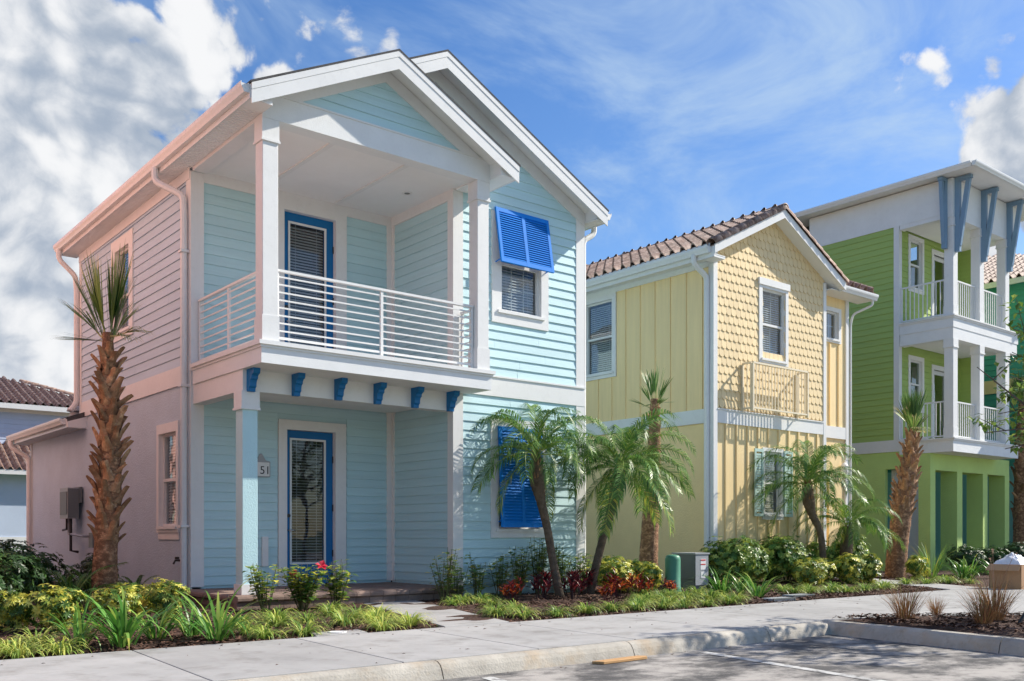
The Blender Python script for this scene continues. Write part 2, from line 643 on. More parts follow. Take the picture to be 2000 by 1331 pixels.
def ring(mb, kind, plane, a0, a1, z0, z1, l, r, b, t, n0, n1):
    """rectangular ring: outer a0..a1, z0..z1, widths left, right, bottom, top"""
    wbox(mb, kind, plane, a0, a0 + l, z0, z1, n0, n1)
    wbox(mb, kind, plane, a1 - r, a1, z0, z1, n0, n1)
    if b:
        wbox(mb, kind, plane, a0 + l, a1 - r, z0, z0 + b, n0, n1)
    wbox(mb, kind, plane, a0 + l, a1 - r, z1 - t, z1, n0, n1)
    return mb


def wall(name, parent, mat, kind, plane, a0, a1, z0, z1, holes=(), thick=0.14, n=0.0):
    As = sorted({a0, a1, *[h[0] for h in holes], *[h[1] for h in holes]})
    Zs = sorted({z0, z1, *[h[2] for h in holes], *[h[3] for h in holes]})
    mb = MB()
    for i in range(len(As) - 1):
        for j in range(len(Zs) - 1):
            ca, cz = (As[i] + As[i + 1]) / 2, (Zs[j] + Zs[j + 1]) / 2
            if any(h[0] < ca < h[1] and h[2] < cz < h[3] for h in holes):
                continue
            wbox(mb, kind, plane, As[i], As[i + 1], Zs[j], Zs[j + 1], n - thick, n)
    return part(name, mb, mat, parent, recalc=True)


def siding(parent, mat, kind, plane, a0, a1, z0, z1, expo=0.165, holes=(), lo=None, hi=None, t=0.026, name='siding_board'):
    """horizontal lap boards, each its own object; lo/hi give sloping limits a(z) for gables"""
    k = max(1, round((z1 - z0) / expo))
    e = (z1 - z0) / k
    for i in range(k):
        zb, zt = z0 + i * e, z0 + (i + 1) * e
        segs = [(a0, a1)]
        for h in holes:
            if min(zt, h[3]) - max(zb, h[2]) > 0.35 * e:
                ns = []
                for s in segs:
                    if h[1] <= s[0] or h[0] >= s[1]:
                        ns.append(s)
                        continue
                    if h[0] > s[0]:
                        ns.append((s[0], h[0]))
                    if h[1] < s[1]:
                        ns.append((h[1], s[1]))
                segs = ns
        if not lo:
            ns = []
            for s0, s1 in segs:
                if s1 - s0 > 2.2 and random.random() < 0.55:      # butt joint
                    c = s0 + (s1 - s0) * random.uniform(0.25, 0.75)
                    ns += [(s0, c - 0.0015), (c + 0.0015, s1)]
                else:
                    ns.append((s0, s1))
            segs = ns
        for s0, s1 in segs:
            b0 = max(s0, lo(zb)) if lo else s0
            t0 = max(s0, lo(zt)) if lo else s0
            b1 = min(s1, hi(zb)) if hi else s1
            t1 = min(s1, hi(zt)) if hi else s1
            if b1 - b0 < 0.02:
                continue
            if t1 - t0 < 0.005:
                t0 = t1 = (t0 + t1) / 2
                t1 += 0.004
            j = random.uniform(-0.003, 0.003)
            q = [mp(kind, plane, b0, zb, -0.0), mp(kind, plane, b1, zb, -0.0), mp(kind, plane, t1, zt, -0.0), mp(kind, plane, t0, zt, -0.0)]
            r = [mp(kind, plane, b0, zb, t + j), mp(kind, plane, b1, zb, t + j), mp(kind, plane, t1, zt, 0.006), mp(kind, plane, t0, zt, 0.006)]
            part(name, MB().hexa(q, r), mat, parent)


def blinds(parent, kind, plane, a0, a1, z0, z1, n, pitch=0.05, tilt=0.5, mat='blind'):
    mb = MB()
    z = z0 + 0.02
    w = 0.022
    while z < z1 - 0.02:
        dz, dn = w * sin(tilt), w * cos(tilt)
        q = [mp(kind, plane, a0, z - dz, n + dn), mp(kind, plane, a1, z - dz, n + dn), mp(kind, plane, a1, z + dz, n - dn), mp(kind, plane, a0, z + dz, n - dn)]
        r = [tuple(Vector(p) + Vector((0, 0, 0.003))) for p in q]
        mb.hexa(q, r)
        z += pitch
    for a in (a0 + (a1 - a0) * 0.2, a0 + (a1 - a0) * 0.8):
        wbox(mb, kind, plane, a - 0.004, a + 0.004, z0, z1, n + 0.024, n + 0.027)
    return part('blind', mb, mat, parent, kind='stuff')


def window(parent, kind, plane, a0, a1, z0, z1, tw=(0.13, 0.13, 0.14, 0.14), trim='white', frame='white', dbl=True,
           munt=(0, 0), blind=True, sill=True, proud=0.04, mid=0.5, lintel=0.0, depth=0.07):
    """a0..z1 is the opening (also the hole to leave in the wall); tw = trim left, right, bottom, top"""
    fw = 0.045
    w = part('window', ring(MB(), kind, plane, a0, a1, z0, z1, fw, fw, fw, fw, -depth - 0.03, -depth + 0.035), frame, parent)
    if tw:
        l, r, b, t = tw
        mb = ring(MB(), kind, plane, a0 - l, a1 + r, z0 - b, z1 + t, l + 0.004, r + 0.004, b + 0.004, t + 0.004, -depth, proud)
        part('trim', mb, trim, w)
        if lintel:
            wb('lintel', w, trim, kind, plane, a0 - l - 0.03, a1 + r + 0.03, z1 + t - 0.004, z1 + t + lintel, 0.0, proud + 0.03)
        if sill:
            wb('sill', w, trim, kind, plane, a0 - l * 0.4, a1 + r * 0.4, z0 - 0.045, z0 + 0.006, -depth, proud + 0.03)
    A0, A1, Z0, Z1 = a0 + fw, a1 - fw, z0 + fw, z1 - fw
    zm = Z0 + (Z1 - Z0) * mid
    if dbl:
        wb('meeting_rail', w, frame, kind, plane, A0, A1, zm - 0.025, zm + 0.025, -depth - 0.025, -depth + 0.03)
        panes = [(Z0, zm - 0.025, -depth - 0.012), (zm + 0.025, Z1, -depth + 0.010)]
    else:
        panes = [(Z0, Z1, -depth)]
    for p0, p1, n in panes:
        wb('pane', w, 'glass', kind, plane, A0, A1, p0, p1, n - 0.004, n)
        nx, nz = munt
        for i in range(nx):
            a = A0 + (A1 - A0) * (i + 1) / (nx + 1)
            wb('muntin', w, frame, kind, plane, a - 0.008, a + 0.008, p0, p1, n - 0.014, n - 0.006)
        for i in range(nz):
            z = p0 + (p1 - p0) * (i + 1) / (nz + 1)
            wb('muntin', w, frame, kind, plane, A0, A1, z - 0.008, z + 0.008, n - 0.017, n - 0.009)
    if blind:
        blinds(w, kind, plane, A0 + 0.005, A1 - 0.005, Z0, Z1, -depth - 0.06, 0.05, 0.95)
    return w


def gutter_run(parent, axis, c0, c1, edge, z, sgn, name='gutter', drop=0.13, wid=0.12):
    """K-style gutter; runs along axis from c0 to c1, back at `edge`, opens towards sgn"""
    p = [(0, 0), (0, -drop), (wid * 0.62, -drop), (wid * 0.74, -drop * 0.72), (wid * 0.95, -drop * 0.42), (wid, -drop * 0.2),
         (wid, 0), (wid - 0.012, 0), (wid - 0.012, -0.02), (0.012, -0.02), (0.012, 0)]
    pts = [(edge + sgn * a, z + b) for a, b in p]
    mb = MB().prism(pts, axis, c0, c1)
    return part(name, mb, 'gutter', parent)


def pipe(parent, pts, name='downspout', w=0.055, mat='gutter'):
    # rounded corners
    P = [Vector(p) for p in pts]
    out = [P[0]]
    for i in range(1, len(P) - 1):
        a, b, c = P[i - 1], P[i], P[i + 1]
        r = min(0.09, (a - b).length * 0.45, (c - b).length * 0.45)
        s, e = b + (a - b).normalized() * r, b + (c - b).normalized() * r
        for k in range(4):
            t = k / 3
            out.append(s.lerp(b, t).lerp(b.lerp(e, t), t))
    out.append(P[-1])
    return part(name, MB().tube(out, w, 8), mat, parent, smooth=False)


def text_part(txt, parent, mat, loc, size, kind='F'):
    cu = bpy.data.curves.new('lettering', 'FONT')
    cu.body = txt
    cu.size = size
    cu.extrude = 0.002
    ob = bpy.data.objects.new('lettering', cu)
    COL.objects.link(ob)
    dg = bpy.context.evaluated_depsgraph_get()
    me = bpy.data.meshes.new_from_object(ob.evaluated_get(dg))
    bpy.data.objects.remove(ob, do_unlink=True)
    me.materials.clear()
    o = link_mesh('lettering', me, mat, parent)
    b = BASE.get(parent.name, (0, 0, 0))
    o.location = (loc[0] - b[0], loc[1] - b[1], loc[2] - b[2])
    o.rotation_euler = (pi / 2, 0, 0 if kind == 'F' else -pi / 2)
    return o

# ================================================================== ground, road, pavements
struct('ground', MB().add([(-900, -900, -0.2), (900, -900, -0.2), (900, 900, -0.2), (-900, 900, -0.2)], [(0, 1, 2, 3)]), 'grass_field', recalc=False)
struct('road', MB().add([(-40, -30, -0.13), (70, -30, -0.13), (70, 6.72, -0.13), (-40, 6.72, -0.13)], [(0, 1, 2, 3)]), 'asphalt', recalc=False)


def bed_height(x, y):
    h = 0.035 * mnoise.noise(Vector((x * 0.9, y * 0.9, 3.1))) + 0.018 * mnoise.noise(Vector((x * 3.1, y * 3.1, 7.7)))
    edge = min(1.0, max(0.0, (y - 9.05) / 0.5))
    return -0.03 + 0.05 * edge + h * edge


def mulch_bed():
    mb = MB()
    xs = [-9 + 0.3 * i for i in range(190)]
    ys = [9.0 + 0.22 * i for i in range(27)] + [15.2 + 1.0 * i for i in range(18)]
    mb.v = [(x, y, bed_height(x, y)) for y in ys for x in xs]
    n = len(xs)
    for j in range(len(ys) - 1):
        for i in range(n - 1):
            mb.f.append((j * n + i, j * n + i + 1, (j + 1) * n + i + 1, (j + 1) * n + i))
            mb.t.append(0.5)
    return struct('mulch_bed', mb, 'mulch', recalc=False, smooth=True)


mulch_bed()

# pavement slabs
sw = bpy.data.objects.new('sidewalk', None)
COL.objects.link(sw)
tag(sw, kind='structure')
jx = [-7.6, -5.9, -4.15, -2.4, -0.65, 1.1, 2.82, 4.46, 5.95, 7.25, 8.9, 10.6, 12.3, 14.0, 15.7, 17.4, 19.1, 20.8, 22.5, 24.2, 27, 30, 34, 38, 44, 50]
for i in range(len(jx) - 1):
    x0, x1 = jx[i] + 0.006, jx[i + 1] - 0.006
    o = part('concrete_slab', MB().prism([(x0 - 0.08, 6.79), (x1 - 0.08, 6.79), (x1 + 0.08, 9.06), (x0 + 0.08, 9.06)], 'z', -0.1, 0.02), 'concrete', sw)
    bevelled(o, 0.007, 2)
pts = [(11.2, 6.78), (13.3, 5.5), (15.2, 3.6), (16, 1.0), (16, -4), (26, -4), (26, 6.78)]
part('concrete_slab', MB().prism(pts, 'z', -0.1, 0.014), 'concrete', sw)


def walkway(name, q, n):
    w = bpy.data.objects.new(name, None)
    COL.objects.link(w)
    tag(w, kind='structure')
    (a0, a1), (b0, b1) = q
    for i in range(n):
        def L2(p, r, t):
            return (p[0] + (r[0] - p[0]) * t, p[1] + (r[1] - p[1]) * t)
        t0, t1 = i / n + 0.002, (i + 1) / n - 0.002
        pp = [L2(a0, b0, t0), L2(a1, b1, t0), L2(a1, b1, t1), L2(a0, b0, t1)]
        bevelled(part('concrete_slab', MB().prism(pp, 'z', -0.1, 0.026), 'concrete', w), 0.006, 1)


walkway('front_path', (((6.42, 9.07), (7.38, 9.07)), ((7.62, 13.0), (8.62, 13.0))), 3)
walkway('neighbour_path', (((18.4, 9.07), (19.6, 9.07)), ((21.0, 13.4), (22.0, 13.4))), 3)

kb = bpy.data.objects.new('kerb', None)
COL.objects.link(kb)
tag(kb, kind='structure')
prof = [(6.784, -0.3), (6.784, 0.012), (6.735, 0.018), (6.69, 0.010), (6.655, -0.012), (6.63, -0.05), (6.60, -0.13), (6.575, -0.3)]
cx = [-8.9, -6.6, -4.35, -2.1, 0.15, 2.4, 4.66, 6.97, 9.2, 10.43]
for i in range(len(cx) - 1):
    part('kerb_stone', MB().prism(prof, 'x', cx[i] + 0.006, cx[i + 1] - 0.006), 'kerb', kb)
# island kerb, running out towards the road
a, b = Vector((10.44, 6.78)), Vector((9.55, 1.0))
dirv = (b - a).normalized()
nor = Vector((dirv.y, -dirv.x))          # towards the road side (-x)
if nor.x > 0:
    nor = -nor
pr = [(-0.17, -0.3), (-0.17, 0.028), (-0.12, 0.032), (-0.05, 0.026), (-0.02, 0.0), (0.0, -0.04), (0.025, -0.13), (0.03, -0.3)]
Ls = [0.0, 2.35, 4.6, 5.85]
for i in range(3):
    vs = []
    for s in (Ls[i] + (0.0 if i == 0 else 0.006), Ls[i + 1] - 0.006):
        for n_, z in pr:
            p = a + dirv * s + nor * n_
            vs.append((p.x, p.y, z))
    k = len(pr)
    fs = [tuple(range(k)), tuple(range(2 * k - 1, k - 1, -1))] + [(j, (j + 1) % k, (j + 1) % k + k, j + k) for j in range(k)]
    part('kerb_stone', MB().add(vs, fs), 'kerb', kb)


def island_bed():
    mb = MB()
    pts = [(10.58, 6.79), (11.2, 6.79), (13.3, 5.51), (15.2, 3.61), (16, 1.0), (9.75, 1.0)]
    c = (12.2, 4.2)
    rings = 10
    for r in range(rings + 1):
        for i in range(len(pts) * 6):
            k, f = divmod(i, 6)
            p, q = pts[k], pts[(k + 1) % len(pts)]
            x, y = p[0] + (q[0] - p[0]) * f / 6, p[1] + (q[1] - p[1]) * f / 6
            t = r / rings
            X, Y = x + (c[0] - x) * t, y + (c[1] - y) * t
            mb.v.append((X, Y, 0.0 + 0.07 * min(1, t * 4) + 0.03 * mnoise.noise(Vector((X * 2, Y * 2, 0))) * min(1, t * 5)))
    n = len(pts) * 6
    for r in range(rings):
        for i in range(n):
            mb.f.append((r * n + i, r * n + (i + 1) % n, (r + 1) * n + (i + 1) % n, (r + 1) * n + i))
            mb.t.append(0.5)
    return struct('island_bed', mb, 'mulch', smooth=True)


island_bed()

# painted bay line
struct('parking_line', MB().add([(7.86, 6.45, -0.126), (7.74, 6.45, -0.126), (6.72, 1.0, -0.126), (6.84, 1.0, -0.126)], [(0, 1, 2, 3)]), 'line_paint', recalc=False)
struct('parking_line', MB().add([(5.06, 6.45, -0.126), (4.94, 6.45, -0.126), (3.92, 1.0, -0.126), (4.04, 1.0, -0.126)], [(0, 1, 2, 3)]), 'line_paint', recalc=False)

# ================================================================== the blue house
blue = thing('blue_house', 'two storey aqua clapboard house with white balcony and bright blue doors', 'house', (9.2, 17.0, 0))
XL, XR, YF, YP, YB = 5.80, 12.55, 13.24, 15.19, 21.4      # left wall, right wall, bay front, porch back wall, back
XI = 9.53                                                  # bay side wall inside the porch
PITCH = 0.5
ZE = 7.17

# openings: (a0, a1, z0, z1)
h_lu = (18.2, 19.02, 4.91, 6.46)
h_ll = (15.80, 16.62, 1.22, 2.80)
lw = wall('left_wall', blue, 'pale_stucco', 'L', XL, YP, YB, 0.02, 6.98, [h_lu, h_ll])
siding(lw, 'aqua_shade_siding', 'L', XL, YP + 0.17, YB - 0.15, 3.84, 6.90, 0.163, [(17.98, 19.24, 4.78, 6.68)])
wb('band_board', lw, 'white', 'L', XL, YP + 0.17, YB - 0.15, 3.53, 3.84, 0.0, 0.03)
wb('frieze_board', lw, 'white', 'L', XL, YP, YB, 6.78, 6.96, 0.027, 0.045)
wb('corner_board', lw, 'white_vert', 'L', XL, YP - 0.004, YP + 0.17, 0.1, 6.78, 0.0, 0.034)
wb('corner_board', lw, 'white_vert', 'L', XL, YB - 0.15, YB + 0.0, 3.4, 6.78, 0.0, 0.034)
window(blue, 'L', XL, *h_lu, tw=(0.22, 0.22, 0.16, 0.22), mid=0.43, sill=True)
window(blue, 'L', XL, *h_ll, tw=(0.10, 0.10, 0.10, 0.16), mid=0.5, sill=True)
wb('apron', lw, 'white', 'L', XL, 15.72, 16.70, 1.0, 1.118, 0.0, 0.02)

# porch back wall
h_du = (7.38, 8.38, 3.80, 6.64)
h_dl = (7.43, 8.37, 0.22, 2.89)
bw = wall('porch_wall', blue, 'aqua', 'F', YP, XL + 0.003, XI, 0.02, 6.98, [h_du, h_dl])
siding(bw, 'aqua', 'F', YP, XL + 0.185, XI - 0.10, 0.26, 3.30, 0.152, [(7.27, 8.60, 0.1, 3.05)])
siding(bw, 'aqua', 'F', YP, XL + 0.185, XI - 0.10, 3.84, 6.76, 0.162, [(7.26, 8.53, 3.7, 6.80)])
wb('corner_board', bw, 'white_vert', 'F', YP, XL - 0.034, XL + 0.185, 0.24, 6.9, 0.0, 0.032)
wb('corner_board', bw, 'white_vert', 'F', YP, XI - 0.10, XI + 0.02, 0.24, 3.33, 0.0, 0.034)
wb('corner_board', bw, 'white_vert', 'F', YP, XI - 0.10, XI + 0.02, 3.84, 6.82, 0.0, 0.034)
wb('frieze_board', bw, 'white', 'F', YP, XL + 0.185, XI, 6.76, 6.935, 0.0, 0.036)

# bay side wall (faces the porch)
iw = wall('bay_side_wall', blue, 'aqua', 'L', XI + 0.03, YF + 0.002, YP, 0.02, 7.05)
siding(iw, 'aqua', 'L', XI + 0.03, YF + 0.14, YP - 0.08, 0.26, 3.30, 0.152)
siding(iw, 'aqua', 'L', XI + 0.03, YF + 0.14, YP - 0.08, 3.84, 6.76, 0.162)
wb('corner_board', iw, 'white_vert', 'L', XI + 0.03, YF - 0.026, YF + 0.14, 0.05, 3.22, 0.0, 0.036)
wb('corner_board', iw, 'white_vert', 'L', XI + 0.03, YF - 0.026, YF + 0.14, 3.84, 6.88, 0.0, 0.036)
wb('corner_board', iw, 'white_vert', 'L', XI + 0.03, YP - 0.12, YP - 0.036, 3.84, 6.80, 0.0, 0.034)
wb('corner_board', iw, 'white_vert', 'L', XI + 0.03, YP - 0.12, YP - 0.036, 0.24, 3.33, 0.0, 0.034)
wb('frieze_board', iw, 'white', 'L', XI + 0.03, YF, YP - 0.02, 6.76, 6.932, 0.0, 0.04)

# bay front wall with the big gable
h_fu = (10.56, 11.49, 5.02, 6.58)
h_fl = (10.50, 11.44, 1.18, 2.98)
fw_ = wall('bay_front_wall', blue, 'aqua', 'F', YF, XI + 0.034, XR, 0.0, 7.05, [h_fu, h_fl])
XM = 9.15
gz = lambda x: ZE - 0.16 + PITCH * (x - 5.47) if x < XM else ZE - 0.16 + PITCH * (12.83 - x)
gable = [(5.9, 7.05), (12.5, 7.05), (12.5, gz(12.5)), (XM, gz(XM)), (5.9, gz(5.9))]
part('gable_wall', wpoly(MB(), 'F', YF, gable, -0.14, 0.0), 'aqua', blue)
siding(fw_, 'aqua', 'F', YF, XI + 0.20, XR - 0.19, 0.07, 3.50, 0.156, [(10.33, 11.60, 1.03, 3.13)])
siding(fw_, 'aqua', 'F', YF, XI + 0.20, XR - 0.19, 3.86, 7.07, 0.161, [(10.35, 11.68, 4.80, 6.76)])
siding(fw_, 'aqua', 'F', YF, 7.5, XR - 0.19, 7.07, 8.72, 0.161, lo=lambda z: 5.47 + (z - 7.01) / PITCH + 0.35, hi=lambda z: 12.83 - (z - 7.01) / PITCH - 0.35)
wb('band_board', fw_, 'white', 'F', YF, XI + 0.0, XR + 0.03, 3.50, 3.83, 0.0, 0.036)
wb('drip_cap', fw_, 'white', 'F', YF, XI + 0.0, XR + 0.03, 3.83, 3.86, 0.0, 0.055)
wb('corner_board', fw_, 'white_vert', 'F', YF, XI - 0.010, XI + 0.20, 0.05, 3.5, 0.0, 0.03)
wb('corner_board', fw_, 'white_vert', 'F', YF, XI - 0.010, XI + 0.20, 3.86, 7.2, 0.0, 0.03)
wb('corner_board', fw_, 'white_vert', 'F', YF, XR - 0.19, XR + 0.025, 0.02, 3.5, 0.0, 0.03)
wb('corner_board', fw_, 'white_vert', 'F', YF, XR - 0.19, XR + 0.025, 3.86, 7.05, 0.0, 0.03)
window(blue, 'F', YF, *h_fu, tw=(0.21, 0.17, 0.22, 0.16), munt=(2, 1), mid=0.55)
window(blue, 'F', YF, *h_fl, tw=(0.17, 0.15, 0.15, 0.14), mid=0.5)
# rake boards on the gable wall
for s in (0, 1):
    if s == 0:
        p = [(7.3, gz(7.3)), (XM, gz(XM)), (XM, gz(XM) - 0.24), (7.3, gz(7.3) - 0.24)]
    else:
        p = [(XM, gz(XM)), (12.575, gz(12.575)), (12.575, gz(12.575) - 0.24), (XM, gz(XM) - 0.24)]
    part('rake_board', wpoly(MB(), 'F', YF, p, 0.0, 0.042), 'white', blue)
wall('right_wall', blue, 'aqua', 'R', XR, YF + 0.004, YB, 0.0, 7.05, thick=0.14)
wall('rear_wall', blue, 'aqua', 'B', YB - 0.002, XL + 0.02, XR - 0.02, 0.0, 7.05, thick=0.14)
part('rear_gable', wpoly(MB(), 'B', YB, gable, -0.14, 0.0), 'aqua', blue)
part('upper_floor', MB().box(XL + 0.15, XR - 0.15, YP + 0.15, YB - 0.15, 3.5, 3.7), 'interior', blue)
part('ground_floor', MB().box(XL + 0.15, XR - 0.15, YP + 0.15, YB - 0.15, 0.0, 0.15), 'interior', blue)
part('ceiling', MB().box(XL + 0.15, XR - 0.15, YP + 0.15, YB - 0.15, 6.9, 6.96), 'interior', blue)
part('room_partition', MB().box(XL + 0.15, XR - 0.15, 17.4, 17.5, 0.15, 6.9), 'interior', blue)
part('room_partition', MB().box(XI + 0.2, XI + 0.3, YF + 0.2, 17.4, 0.15, 6.9), 'interior', blue)


# doors
def door(parent, yw, h, g, handle_x, floor, tilt):
    a0, a1, z0, z1 = h
    ga0, ga1, gz0, gz1 = g
    d = part('door', ring(MB(), 'F', yw, a0 + 0.008, a1 - 0.008, z0 + 0.01, z1 - 0.010, ga0 - a0 - 0.008, a1 - ga1 - 0.008, gz0 - z0 - 0.01, z1 - gz1 - 0.01, -0.12, -0.065), 'door_blue', parent)
    part('casing', ring(MB(), 'F', yw, a0 - 0.15, a1 + 0.21, floor, z1 + 0.16, 0.156, 0.216, 0, 0.166, -0.13, 0.038), 'white', d)
    wb('threshold', d, 'grey_light', 'F', yw, a0, a1, z0 - 0.03, z0 + 0.008, -0.13, 0.05)
    part('glass_bead', ring(MB(), 'F', yw, ga0 - 0.03, ga1 + 0.03, gz0 - 0.03, gz1 + 0.03, 0.035, 0.035, 0.035, 0.035, -0.07, -0.050), 'white', d)
    wb('pane', d, 'glass_door', 'F', yw, ga0, ga1, gz0, gz1, -0.085, -0.080)
    blinds(d, 'F', yw, ga0, ga1, gz0, gz1, -0.135, 0.05, tilt)
    mb = MB().tube([(handle_x, yw + 0.065, 1.15 + floor - 0.2), (handle_x, yw - 0.0, 1.15 + floor - 0.2), (handle_x + 0.10, yw - 0.005, 1.145 + floor - 0.2)], 0.014, 8)
    part('door_handle', mb, 'steel', d, smooth=True)
    part('deadbolt', MB().tube([(handle_x, yw + 0.066, 1.40 + floor - 0.2), (handle_x, yw + 0.03, 1.40 + floor - 0.2)], 0.032, 12), 'metal_dark', d)
    for k in (0.2, 0.5, 0.82):
        zz = z0 + (z1 - z0) * k
        wb('hinge', d, 'metal_dark', 'F', yw, a1 - 0.022, a1 + 0.008, zz - 0.06, zz + 0.06, -0.066, -0.045)
    return d


door(blue, YP, h_dl, (7.56, 8.19, 0.60, 2.72), 7.50, 0.21, 0.3)
door(blue, YP, h_du, (7.53, 8.20, 4.18, 6.45), 7.46, 3.79, 0.85)

# house number plaque
pq = part('number_plaque', wpoly(MB(), 'F', YP, [(6.80, 2.05), (7.12, 2.05), (7.12, 2.31), (7.04, 2.33), (6.97, 2.44), (6.95, 2.44), (6.88, 2.33), (6.80, 2.31)], 0.02, 0.05), 'grey_light', blue)
part('plate', wpoly(MB(), 'F', YP, [(6.815, 2.065), (7.105, 2.065), (7.105, 2.295), (6.815, 2.295)], 0.05, 0.054), 'white', pq)
text_part('51', pq, 'metal_dark', (6.93, YP - 0.056, 2.10), 0.19)
wb('outlet_cover', bw, 'white', 'F', YP, 6.98, 7.09, 0.55, 1.05, 0.02, 0.045)

# upper balcony slab with its cornice
sl = part('balcony_slab', MB().prism([(5.775, 12.56), (9.835, 12.56), (9.835, 13.18), (9.52, 13.18), (9.52, 15.10), (5.775, 15.10)], 'z', 3.478, 3.70), 'white_stucco', blue)
part('cornice', MB().prism([(5.755, 12.54), (9.855, 12.54), (9.855, 13.175), (9.515, 13.175), (9.515, 15.095), (5.755, 15.095)], 'z', 3.695, 3.735), 'white', sl)
part('cornice', MB().prism([(5.725, 12.51), (9.885, 12.51), (9.885, 13.17), (9.51, 13.17), (9.51, 15.09), (5.725, 15.09)], 'z', 3.732, 3.79), 'white', sl)
# lower beam
part('beam', MB().box(5.80, XI + 0.02, YF + 0.0, YF + 0.22, 3.17, 3.479), 'white', blue)
part('beam', MB().box(5.802, 6.02, YF + 0.22, YP - 0.03, 3.172, 3.479), 'white', blue)
part('porch_ceiling', MB().box(6.02, XI, YF + 0.22, YP - 0.03, 3.32, 3.40), 'soffit', blue)


def post(parent, x0, y0, z0, z1, w, mat, base=0.3, cap=0.26, basew=0.012):
    p = part('porch_post', MB().box(x0, x0 + w, y0, y0 + w, z0, z1), mat, parent)
    bevelled(p, 0.006, 1)
    part('post_base', MB().box(x0 - basew, x0 + w + basew, y0 - basew, y0 + w + basew, z0 + 0.002, z0 + base), 'white', p)
    part('post_capital', MB().box(x0 - basew, x0 + w + basew, y0 - basew, y0 + w + basew, z1 - cap, z1 - 0.002), 'white', p)
    part('post_collar', MB().box(x0 - basew - 0.012, x0 + w + basew + 0.012, y0 - basew - 0.012, y0 + w + basew + 0.012, z1 - cap - 0.02, z1 - cap + 0.012), 'white', p)
    return p


post(blue, 5.80, 13.25, 0.21, 3.17, 0.235, 'aqua_stucco', 0.15, 0.25, 0.022)
post(blue, 5.80, 12.575, 3.79, 6.90, 0.235, 'white', 0.36, 0.30)
post(blue, 9.555, 12.575, 3.79, 6.90, 0.235, 'white', 0.36, 0.30)

# upper beam, porch ceiling
part('beam', MB().box(5.79, 9.80, 12.56, 12.80, 6.90, 7.24), 'white_stucco', blue)
part('beam', MB().box(5.793, 6.03, 12.80, YP - 0.04, 6.902, 7.12), 'white_stucco', blue)
part('beam', MB().box(9.56, 9.797, 12.80, YF - 0.045, 6.902, 7.12), 'white_stucco', blue)
pc = part('porch_ceiling', MB().box(6.03, 9.56, 12.80, YP - 0.02, 6.93, 6.98), 'soffit', blue)
for x in (7.02, 8.35):
    part('ceiling_batten', MB().box(x - 0.04, x + 0.04, 12.80, YP - 0.03, 6.908, 6.93), 'white', pc)
for x in (6.55, 9.05):
    dl = part('downlight', MB().lathe([(0.09, 6.931), (0.09, 6.918), (0.06, 6.917), (0.05, 6.929)], x, 13.9, 20), 'white', pc, smooth=False)
    part('lens', MB().lathe([(0.048, 6.928), (0.048, 6.922)], x, 13.9, 16), 'grey_box', dl)

# front gable
GM, GE0, GE1, YR = 7.80, 5.47, 10.13, 12.22
gz2 = lambda x: ZE - 0.16 + PITCH * (x - GE0) if x < GM else ZE - 0.16 + PITCH * (GE1 - x)
part('gable_wall', wpoly(MB(), 'F', 12.60, [(5.9, 7.2), (9.7, 7.2), (GM, gz2(GM))], -0.12, 0.0), 'aqua', blue)
gs = part('gable_panel', wpoly(MB(), 'F', 12.60, [(6.0, 7.24), (9.6, 7.24), (GM, gz2(GM) - 0.1)], 0.0, 0.004), 'aqua', blue)
siding(gs, 'aqua', 'F', 12.60, 6.0, 9.6, 7.265, 8.02, 0.158, lo=lambda z: GE0 + (z - 7.01) / PITCH + 0.30, hi=lambda z: GE1 - (z - 7.01) / PITCH - 0.30)
part('drip_cap', MB().box(5.78, 9.81, 12.545, 12.62, 7.24, 7.265), 'white', blue)
for p in ([(GE0 + 0.36, gz2(GE0 + 0.36)), (GM, gz2(GM)), (GM, gz2(GM) - 0.20), (GE0 + 0.36, gz2(GE0 + 0.36) - 0.20)],
          [(GM, gz2(GM)), (GE1 - 0.36, gz2(GE1 - 0.36)), (GE1 - 0.36, gz2(GE1 - 0.36) - 0.20), (GM, gz2(GM) - 0.20)]):
    part('rake_board', wpoly(MB(), 'F', 12.60, p, 0.0, 0.036), 'white', blue)
# boxed eave returns
part('eave_return', MB().prism([(5.48, 7.13), (5.80, 7.20), (5.80, 6.95), (5.48, 6.95)], 'y', 12.26, 12.60), 'soffit', blue)
part('eave_return', MB().prism([(10.12, 7.13), (9.80, 7.20), (9.80, 6.95), (10.12, 6.95)], 'y', 12.26, 13.19), 'soffit', blue)

# roofs: slabs of one thickness, white soffit below, dark shingles on top
TH = 0.15


def slope(parent, x0, z0, x1, z1, y0, y1, mat_top='roof_shingle'):
    s = part('roof_slope', MB().prism([(x0, z0 - TH), (x1, z1 - TH), (x1, z1 - 0.03), (x0, z0 - 0.03)], 'y', y0, y1), 'soffit', parent)
    part('shingles', MB().prism([(x0 - (0.02 if z0 < z1 else 0), z0 - 0.029), (x1 + (0.02 if z1 < z0 else 0), z1 - 0.029), (x1 + (0.02 if z1 < z0 else 0), z1), (x0 - (0.02 if z0 < z1 else 0), z0)], 'y', y0 - 0.035, y1), mat_top, s)
    return s


zr = lambda x: ZE + PITCH * (x - GE0)
YM = 12.87
roof = blue
slope(blue, GE0, ZE, GM, zr(GM), YR, YB + 0.35)
slope(blue, GM, zr(GM), XM, zr(XM), YM, YB + 0.35)
slope(blue, GM, zr(GM), GE1, ZE, YR, YF)
XE = 2 * XM - GE0
slope(blue, XM, zr(XM), XE, ZE, YM, YB + 0.35)


